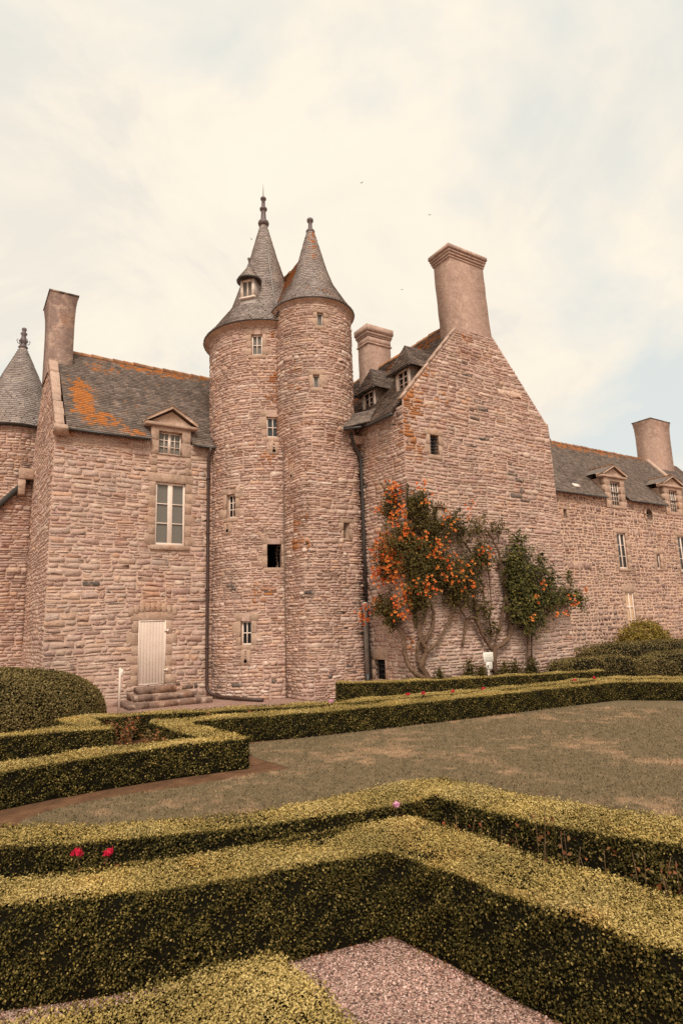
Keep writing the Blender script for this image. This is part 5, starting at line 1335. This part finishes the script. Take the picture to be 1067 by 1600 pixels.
def climber(name, label, fol, flo, trunks, leafmat, leaf, dens, seed, fl_n=46, depth=.42, loc=None, hang=False):
    g = np.random.default_rng(seed); t = thing(name, label, 'climbing plant', loc)
    mb = MB()
    for T in trunks:
        pth = smoothpath([q[:3] for q in T], 6); rr = np.interp(np.linspace(0, 1, len(pth)), np.linspace(0, 1, len(T)), [q[3]*.54 for q in T])
        pth = pth+g.normal(0, .012, pth.shape); tube(mb, pth, rr, 9, jit=.12)
        if rr[0] > .05:     # a second twisted strand
            ph = np.linspace(0, 5, len(pth)); tube(mb, pth+np.stack([np.cos(ph)*rr*.9, -np.abs(np.sin(ph))*rr*.6, 0*ph], 1), rr*.5, 7, jit=.12)
    mb.build('trunk', 'bark', t, smooth=True)
    mb = MB(); P = []; N = []
    for (x, y, z, r) in fol:
        r = r*.86; n = int(dens*r*r); D = g.normal(0, 1, (n, 3)); D /= np.linalg.norm(D, axis=1)[:, None]; q = g.random(n)**.45
        lob = 1+.22*np.sin(D[:, 0]*6+z*3)+.18*np.sin(D[:, 2]*7+x*2)
        o = D*(q*lob)[:, None]*np.array([r, min(depth, r*.75), r]); pp = o+np.array([x, y, z]); pp[:, 1] = np.where(pp[:, 0] > 11.42, np.minimum(pp[:, 1], 14.30), pp[:, 1]); k = (pp[:, 0] > 11.42) | (pp[:, 0] < 11.46)
        P.append(pp); N.append(D*np.array([.6, 1, .6])+np.array([0, -.5, .35 if not hang else .7]))
    # a few loose shoots at the rim
    for (x, y, z, r) in fol:
        for _ in range(5):
            a = g.uniform(0, 2*PI); s = np.linspace(.7, 1.22, 16)[:, None]*r
            pp = np.array([x, y, z])+s*np.array([math.cos(a), -.15, math.sin(a)])+g.normal(0, .03, (16, 3)); pp[:, 2] -= (s[:, 0]/r-.7)**2*.25
            pp[:, 1] = np.where(pp[:, 0] > 11.42, np.minimum(pp[:, 1], 14.30), pp[:, 1]); P.append(pp); N.append(np.tile([0, -.6, .5], (16, 1)))
    P = np.concatenate(P); N = np.concatenate(N)
    leaves(mb, P, N, leaf, .6 if not hang else .3, g.beta(1.8, 2.2, len(P)), .5, .12, g=g)
    mb.build('foliage', leafmat, t)
    if flo:
        mb = MB()
        for (x, y, z, r) in flo:
            n = max(5, int(fl_n*r*r*2.2*(.32 if x > 11.3 else 1.05)+3)); D = g.normal(0, 1, (n, 3)); D[:, 1] = -np.abs(D[:, 1]); D /= np.linalg.norm(D, axis=1)[:, None]
            c = np.array([x, y, z])+D*np.array([r, .22, r])*(g.random(n)**.5)[:, None]
            for q, d in zip(c, D):
                # a trumpet: narrow tube flaring to five lobes
                ax = d*.4+np.array([-.35, -.7, .1])+g.normal(0, .4, 3); ax /= np.linalg.norm(ax); u = np.cross(ax, (0, 0, 1)); u /= np.linalg.norm(u); v = np.cross(ax, u); s = g.uniform(.042, .062)
                a = np.linspace(0, 2*PI, 6)[:-1]; a2 = a+PI/5
                R0 = q+(np.cos(a)[:, None]*u+np.sin(a)[:, None]*v)*s*.22; R1 = q+ax*s*1.4+(np.cos(a)[:, None]*u+np.sin(a)[:, None]*v)*s*.45
                R2 = q+ax*s*1.7+(np.cos(a2)[:, None]*u+np.sin(a2)[:, None]*v)*s*1.05
                k = np.arange(5); mb.add(np.concatenate([R0, R1, R2]), [np.stack([k, (k+1) % 5, 5+(k+1) % 5, 5+k], 1), np.stack([5+k, 5+(k+1) % 5, 10+k], 1)], rnd=g.random())
        mb.build('blossoms', 'blossom', t)
    return t


climber('trumpet_vine', 'great trumpet vine thick with orange blossoms on the corner of the gable', V1, F1, T1, 'vine', .08, 3200, 121, 95, loc=(11.8, 14.2, 0))
climber('trumpet_vine', 'bare twisting trumpet vine with a few leaf tufts behind the white notice', V2, [], T2, 'vine', .08, 1900, 122, loc=(14.6, 14.2, 0))
climber('climbing_ivy', 'dense dark green climber right of the gable face with scattered red blossoms', V3, F3, T3, 'ivy', .10, 2200, 123, 60, loc=(16, 14.2, 0), hang=True)
labs = ['low tuft of leaves between the vine trunks', 'small pointed shrub against the wall left of the notice', 'low round shrub just behind the notice board', 'leafy shrub right of the white notice at the wall', 'small shrub at the bare vine foot', 'tall thin leafy shrub below the dark climber']
for (x, y, z, r), l, k in zip(SH, labs, range(6)):
    bush('wall_shrub', l, (x, 14.0, .0), (r*.75, .26), z+r*.7, 1500, .06, 'vine', 130+k, 1.7, .8, cat='shrub', loose=.5, group='shrubs at the foot of the gable')

# ================================================================== ROSES
def rose(x, y, h, label, bloom=None, stems=3, seed=0, nl=26, z0=0.0, ls=.035, lean=(0, 0), group='rose bushes in the beds', bs=.05):
    g = np.random.default_rng(seed); t = thing('rose_bush', label, 'rose bush', (x, y, 0), group)
    mb = MB(); lf = MB(); tips = []
    for s in range(stems):
        a = g.uniform(0, 2*PI); hh = h*g.uniform(.75, 1.0) if s else h; sp = .16 if s else 0
        tip = np.array([x+math.cos(a)*sp+lean[0]*hh, y+math.sin(a)*sp+lean[1]*hh, hh]); pth = smoothpath([(x, y, 0), ((x+tip[0])/2+g.normal(0, .02), (y+tip[1])/2, hh*.5), tip], 4)
        tube(mb, pth, np.linspace(.0045, .0022, len(pth)), 5); tips.append(tip)
        k = g.uniform(.35, 1, nl); P = np.stack([np.interp(k, np.linspace(0, 1, len(pth)), pth[:, i]) for i in range(3)], 1)+g.normal(0, .045, (nl, 3))
        leaves(lf, P, np.tile([0, -.3, 1.0], (nl, 1)), ls, .6, g=g)
    mb.build('stem', 'stem', t); lf.build('leaves', 'roseleaf', t)
    if bloom:
        b = MB(); c = tips[0]+np.array([0, 0, bs*.3])
        for el_, n_, R_ in ((1.35, 3, .26), (1.0, 5, .36), (.6, 7, .46), (.15, 8, .54), (-.2, 7, .56)):
            for q in range(n_):
                an_ = q*2*PI/n_+el_*2.1+g.normal(0, .3); e0 = el_+g.normal(0, .22); pj_ = g.uniform(.75, 1.3); hw_ = .62/math.sqrt(max(.3, R_/.4))*.9
                gv = []
                for i_ in (-1, 0, 1):
                    for j_ in (-1, 0, 1):
                        e2 = e0+i_*.34; a2 = an_+j_*hw_*.62/max(.45, math.cos(e0)); rr = bs*R_*pj_*(1+(.34 if i_ == 1 else 0)+(.08 if j_ else 0)+g.normal(0, .06))
                        gv.append(c+rr*np.array([math.cos(e2)*math.cos(a2), math.cos(e2)*math.sin(a2), math.sin(e2)]))
                b.add(gv, np.array([[0, 1, 4, 3], [1, 2, 5, 4], [3, 4, 7, 6], [4, 5, 8, 7]]))
        b.build('bloom', bloom, t)
    return t


rose(.965, 5.38, .54, 'red rose, left of the two glowing between the front hedges', 'rosered', 2, 141, 10, lean=(-.02, 0), bs=.058)
rose(1.165, 5.36, .50, 'red rose, right of the two glowing between the front hedges', 'rosered', 2, 142, 10, lean=(.02, 0), bs=.055)
rose(3.42, 4.64, .63, 'pale pink rose at the inner corner of the second hedge', 'rosepink', 2, 143, 14, bs=.045)
sp = [((3.66, 4.15, .62), 'thin leafless-topped rose nearest the pink rose, in the hedge gap'), ((3.72, 3.92, .63), 'rose with curled pale leaves, second along the right hedge gap'), ((3.84, 3.46, .78), 'tallest red-leaved rose, standing above the right hedge gap'),
      ((3.88, 3.24, .66), 'small rose just right of the tallest red-leaved one'), ((3.92, 2.95, .62), 'rose trailing pale leaves over the near hedge top'), ((4.0, 2.7, .66), 'rose with upright stems near the right edge'), ((4.02, 2.5, .66), 'rose with reddish tips at the right edge of the view')]
for k, ((x, y, h), l) in enumerate(sp): rose(x, y, h, l, None, 4, 150+k, 12, ls=.04)
fr_ = [((9.12, 11.74, .55), 'distant red rose, first of three left of the vine trunks'), ((9.55, 11.70, .55), 'distant red rose in the far bed before the vine trunks'), ((10.3, 11.52, .54), 'distant red rose in the far bed left of the notice'), ((11.2, 11.42, .54), 'distant red rose straight below the notice'),
       ((14.1, 11.0, .56), 'distant red rose below the clipped bush, left one'), ((14.9, 10.98, .56), 'distant red rose below the clipped bush, right one'), ((7.2, 12.0, .54), 'distant pink rose before the foot of the turret')]
for k, ((x, y, h), l) in enumerate(fr_): rose(x, y, h, l, 'rosered' if k < 6 else 'rosepink', 2, 160+k, 16, bs=.065)
for k, (x, y) in enumerate(((2.9, 12.3), (3.1, 12.9), (2.85, 13.3), (3.3, 11.6), (3.0, 11.2), (3.2, 13.25), (3.9, 13.2), (4.7, 12.85), (5.6, 12.45))):
    rose(x, y, .40+.05*(k % 3), ['reddish rose bush in the left bed inside the hedge corner', 'pale leaved rose bush in the middle of the left bed', 'rose bush at the back of the left bed', 'low rose bush by the zigzag hedge arm', 'front rose bush in the left bed', 'rose bush under the outer hedge near the post', 'rose bush in the narrow bed below the downpipe', 'rose bush in the narrow bed below the round tower', 'rose bush in the narrow bed below the lightning cable'][k], None, 5, 170+k, 26, ls=.06)

# ================================================================== NOTICES, POST, BIRDS
sg = thing('notice_sign', 'white notice board with smaller plate on a post before the vine', 'sign', (13.93, 13.9, 0))
SGC = Flat((0, 13.9, 0), (1, 0, 0), UP, (0, -1, 0))
mb = MB(); cbox(mb, SGC, 13.885, 13.965, 0, 1.22, -.05, -.012, .005); mb.build('post', 'white', sg)
mb = MB(); cbox(mb, SGC, 13.73, 14.13, .965, 1.25, -.01, .015, .006); b1 = mb.build('board', 'board', sg)
mb = MB()
for i in range(5): cbox(mb, SGC, 13.78, 14.08-.05*(i % 2), 1.19-i*.045, 1.196-i*.045, .0155, .0165)
mb.build('printed_lines', 'ink', b1)
mb = MB(); cbox(mb, SGC, 13.82, 14.07, .755, .955, -.01, .015, .006); b2 = mb.build('small_plate', 'board', sg)
mb = MB(); cbox(mb, SGC, 13.85, 13.90, .80, .88, .0155, .0165); cbox(mb, SGC, 13.93, 14.03, .90, .912, .0155, .0165); cbox(mb, SGC, 13.93, 14.03, .86, .872, .0155, .0165); mb.build('printed_mark', 'ink', b2)
po = thing('marker_post', 'slim white marker post with small plate left of the steps', 'post', (4.07, 17.93, 0))
mb = MB(); wbox(mb, 4.045, 4.10, 17.9, 17.96, 0, 1.24, bev=.006); mb.build('post', 'white', po)
mb = MB(); wbox(mb, 4.101, 4.125, 17.84, 18.02, 1.0, 1.2, bev=.004); mb.build('plate', 'board', po)


def bird(c, s, label, yaw):
    g = thing('bird', label, 'bird', c, 'birds in the sky'); x, y, z = c
    mb = MB(); prof = [(0, -.5), (.08, -.42), (.14, -.2), (.13, .05), (.06, .3), (.10, .5), (0, .52)]
    a = np.linspace(0, 2*PI, 9)[:-1]; ca, sa = math.cos(yaw), math.sin(yaw); V = []
    for r, l in prof:
        for q in a: px, py, pz = l*s, r*s*math.cos(q), r*s*math.sin(q); V.append((x+px*ca-py*sa, y+px*sa+py*ca, z+pz))
    i = np.arange(8); j = (i+1) % 8; mb.add(V, np.concatenate([np.stack([r*8+i, r*8+j, r*8+8+j, r*8+8+i], 1) for r in range(6)])); mb.build('body', 'birdm', g)
    for sg_ in (-1, 1):
        mb = MB(); L = [(-.18, .1), (.12, .1), (.1, .6), (.0, 1.05), (-.12, .6)]; V = []
        for t in (0, .02):
            for px, py in L: q = py*sg_; V.append((x+px*s*ca-q*s*sa, y+px*s*sa+q*s*ca, z+abs(py)*.45*s+t))
        k = np.arange(5); mb.add(V, [np.array([[0, 1, 2, 3, 4], [9, 8, 7, 6, 5]]), np.stack([k, (k+1) % 5, 5+(k+1) % 5, 5+k], 1)]); mb.build('wing', 'birdm', g)


bird((21.49, 30, 31.44), .11, 'tiny bird flying high, topmost above the turret', .4)
bird((27.4, 30, 31.17), .11, 'tiny bird flying just above the gable chimney', 1.2)
bird((13.43, 30, 24.52), .09, 'tiny bird just left of the tallest cone', 2.0)
bird((24.48, 30, 24.44), .08, 'tiny bird between the turret and the gable chimney', .9)
